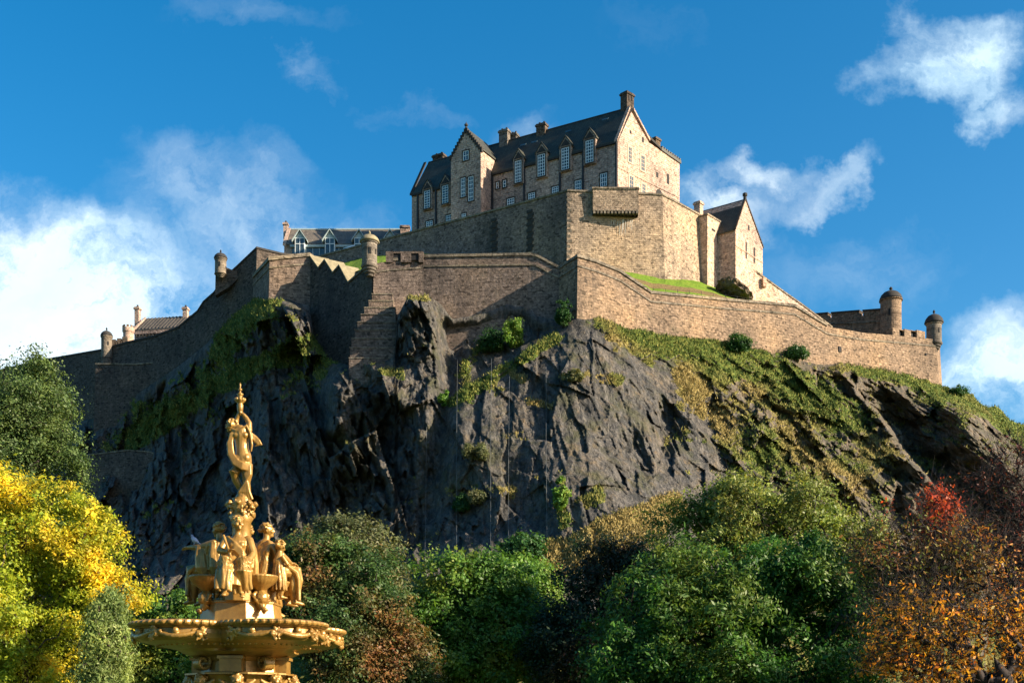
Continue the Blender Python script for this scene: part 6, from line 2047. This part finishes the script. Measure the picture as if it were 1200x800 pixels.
T('autumn_tree', 'bright yellow and green autumn tree filling the lower left corner', 'tree', 34, 10,
  [(35, 640, 90, 70), (95, 655, 55, 42), (128, 632, 26, 18), (60, 588, 48, 30), (0, 575, 30, 40), (15, 730, 100, 80), (105, 715, 48, 50), (150, 690, 28, 24), (5, 525, 10, 10), (20, 800, 110, 60), (112, 610, 22, 14)],
  900, 130, .33, .055, LM_yel, M['bark'], seed=5, gap=.16, thick=.3)
T('willow_tree', 'pale grey green drooping tree squeezed between the yellow tree and the fountain', 'tree', 32, 128,
  [(128, 740, 24, 55), (136, 700, 13, 26), (122, 790, 30, 50), (142, 770, 10, 30)], 320, 90, .24, .035, LM_wil, M['bark'], seed=8, droop=.8, elong=2.6, gap=.03, thick=.2)
T('garden_tree', 'dark green tree with yellow tips directly behind the left side of the fountain basin', 'tree', 47, 195,
  [(190, 740, 48, 44), (210, 705, 24, 22), (165, 780, 50, 50), (225, 745, 40, 50), (180, 712, 22, 16), (250, 770, 60, 50)], 330, 120, .42, .085, LM_gy, M['bark_dark'], seed=11)
T('garden_tree', 'rounded green tree flushed with rusty red just right of the fountain', 'tree', 42, 410,
  [(400, 715, 84, 78), (365, 670, 48, 46), (440, 705, 46, 60), (425, 785, 88, 60), (345, 690, 26, 60), (390, 645, 36, 26), (470, 770, 42, 60)], 760, 130, .40, .065, LM_red, M['bark_dark'], seed=13, gap=.12)
T('garden_tree', 'pale olive tree whose top shows above the rusty red one', 'tree', 49, 425,
  [(412, 635, 40, 36), (445, 660, 30, 34), (385, 625, 24, 20), (420, 690, 50, 50)], 420, 70, .38, .08, LM_pale, M['bark'], seed=17)
T('garden_tree', 'leafy green tree with sunlit yellow edges in the centre below the cliff', 'tree', 52, 545,
  [(540, 715, 72, 62), (495, 700, 38, 46), (590, 685, 40, 38), (555, 668, 48, 20), (520, 770, 80, 50), (610, 740, 42, 60), (505, 665, 26, 16), (600, 770, 60, 50), (640, 660, 10, 10)], 560, 150, .48, .095, LM_gy, M['bark_dark'], seed=19, gap=.2)
T('garden_tree', 'small bright lime green tree between the centre tree and the dark maroon one', 'tree', 58, 632,
  [(626, 682, 28, 30), (640, 705, 22, 28), (612, 665, 16, 14), (630, 740, 34, 40)], 300, 70, .4, .09, LM_lime, M['bark'], seed=23)
T('garden_tree', 'very dark green and maroon tree below the dry grass slope', 'tree', 50, 700,
  [(712, 695, 66, 54), (690, 755, 76, 58), (742, 658, 44, 26), (660, 770, 50, 60), (770, 690, 50, 50), (700, 640, 30, 14)], 520, 130, .46, .075, LM_dkr, M['bark_dark'], seed=29, gap=.1)
T('garden_tree', 'olive yellow tree top catching the sun above the big dark green one', 'tree', 47, 900,
  [(880, 605, 100, 40), (950, 615, 80, 46), (815, 610, 60, 36), (900, 575, 70, 26), (1010, 640, 36, 50), (860, 650, 110, 44), (940, 680, 90, 50), (775, 610, 26, 22), (845, 572, 44, 20), (980, 600, 36, 26)], 650, 95, .44, .07, LM_ol, M['bark_dark'], seed=32, gap=.3, elong=1.9, twigs=700, tip=.012)  # separate crown: sunlight on the big tree put into leaf colour
T('garden_tree', 'big spreading deep green tree with hanging leaves right of the centre', 'tree', 39, 860,
  [(870, 690, 105, 62), (800, 705, 84, 66), (950, 690, 78, 60), (850, 750, 140, 76), (745, 770, 76, 56), (1000, 750, 60, 76), (830, 800, 150, 50), (830, 650, 50, 30), (930, 645, 46, 24)],
  950, 140, .42, .066, LM_mix, M['bark_dark'], seed=31, gap=.16, elong=2.1, droop=.3)
T('maple_tree', 'sparse autumn tree with orange leaves and bare branches in the lower right corner', 'tree', 27, 1225,
  [(1110, 730, 80, 60), (1150, 755, 90, 60), (1050, 745, 46, 54), (1190, 690, 50, 56), (1040, 775, 44, 36), (1120, 790, 100, 40), (1190, 760, 50, 60)], 460, 11, .25, .05, LM_or, M['bark_dark'], seed=37, gap=.25, thick=.2, tip=.008, twigs=3000, elong=1.9, droop=.4)
T('maple_tree', 'twiggy half bare tree with scattered green and russet leaves left of the dark maroon one', 'tree', 30, 1170,
  [(1090, 640, 60, 50), (1040, 680, 50, 50), (1100, 700, 70, 50), (1020, 640, 30, 34), (1060, 720, 60, 60), (1140, 660, 50, 50)], 700, 10, .28, .05, LM_rus, M['bark_dark'], seed=38, gap=.2, thick=.17, tip=.009, twigs=4200, elong=1.9, droop=.3)
T('maple_tree', 'slender tree with a small scarlet top standing out against the grey rock', 'tree', 31, 1110,
  [(1078, 577, 32, 16), (1092, 600, 36, 22), (1056, 596, 20, 18), (1110, 592, 18, 14), (1080, 625, 36, 20)], 260, 8, .26, .05, LM_rd, M['bark_dark'], seed=41, gap=.2, thick=.11, tip=.006, twigs=1100, elong=1.9, droop=.2)
T('maple_tree', 'nearly bare tree with dark maroon leaves at the right edge', 'tree', 37, 1195,
  [(1160, 600, 50, 50), (1185, 545, 32, 40), (1125, 630, 40, 36), (1200, 600, 40, 70), (1150, 560, 24, 24), (1180, 660, 60, 50)], 480, 5, .28, .058, LM_mar, M['bark_dark'], seed=43, gap=.2, thick=.16, tip=.008, twigs=5000, elong=1.8)

T('broadleaf_tree', 'tall dense green tree standing just outside the right edge, in front of the slope', 'tree', 33, 1440,
  [(1450, 640, 130, 80, 0, 4.0), (1440, 700, 160, 90, 0, 4.0), (1420, 750, 140, 80, 0, 3.5)], 420, 90, .6, .14, LM_mix, M['bark_dark'], seed=71, gap=.08)  # out-of-view crown added to shadow the lower half of the big green tree
T('broadleaf_tree', 'second tall green tree outside the right edge, further back under the slope', 'tree', 47, 1330,
  [(1340, 640, 100, 70, 0, 4.0), (1330, 710, 110, 80, 0, 4.0)], 360, 90, .7, .16, LM_gy, M['bark_dark'], seed=72, gap=.08)  # another added out-of-view shadow caster, deeper in

# bushes rooted on the crag
def bush(name, label, px, py, rx, ry, mat, n_cl=60, per=40, leaf=.15, seed=1, dd=0.0):
    d = float(crag_depth(np.array([[float(px)]]), np.array([[float(py + ry)]]))[0, 0]) - 0.4 + dd
    g_ = at(px, py + ry + 2, d)
    k_ = d / F
    return tree(name, label, 'bush', d, px, [(px, py, rx, ry, -rx * k_ * .4), (px - rx * .4, py + ry * .3, rx * .6, ry * .6, -rx * k_ * .4), (px + rx * .3, py + ry * .3, rx * .6, ry * .7, -rx * k_ * .4)], n_cl, int(per * 2.0), rx * k_ * .34, leaf, mat, M['bark_dark'],
                ground=g_.z, seed=seed, thick=.1, tip=.02, gap=.16)


bush('conifer_bush', 'bright green conical bush growing at the foot of the rampart above the cliff ledge', 601, 390, 11, 18, LM_lime, 90, 44, .16, 51)
bush('ivy_bush', 'dark green ivy bush left of the bright conical one', 575, 398, 16, 14, LM_grn, 70, 40, .16, 52)
bush('ivy_bush', 'green ivy climbing the shaded return of the prow wall', 660, 366, 8, 16, LM_grn, 60, 40, .16, 53)
bush('gorse_bush', 'dark bush against the sunlit wall, highest of those on the grassy bank', 865, 402, 13, 11, LM_grn, 80, 40, .17, 54)
bush('gorse_bush', 'dark bush on the grassy bank just right of the highest one', 934, 414, 14, 8, LM_grn, 70, 40, .17, 55)
bush('gorse_bush', 'rounded olive bush alone on the dark cliff left of the pale rib', 557, 528, 13, 11, LM_pale, 70, 40, .15, 56)
bush('gorse_bush', 'yellowish bush low on the cliff beside the pale rib', 560, 582, 12, 9, LM_pale, 60, 40, .15, 57)
bush('gorse_bush', 'dark green bush directly left of the yellowish low one', 541, 590, 11, 9, LM_grn, 60, 40, .15, 58)
bush('gorse_bush', 'small dark bush where the right-hand ridge meets the last wall corner', 1122, 458, 12, 5, LM_grn, 40, 36, .16, 59)
bush('garden_shrub', 'dark green shrub at the cliff foot above the centre trees', 612, 640, 24, 16, LM_grn, 110, 46, .24, 60)
bush('ivy_bush', 'bright green ivy patch hanging on the cliff between slabs and dark face', 657, 578, 8, 20, LM_lime, 70, 40, .22, 61)
bush('gorse_bush', 'tawny tuft bush on the sunlit slab below the prow', 674, 440, 9, 7, LM_pale, 40, 36, .22, 62)
bush('gorse_bush', 'small green bush at the lower end of the grassy ledge', 519, 466, 5, 10, LM_lime, 40, 36, .2, 63)
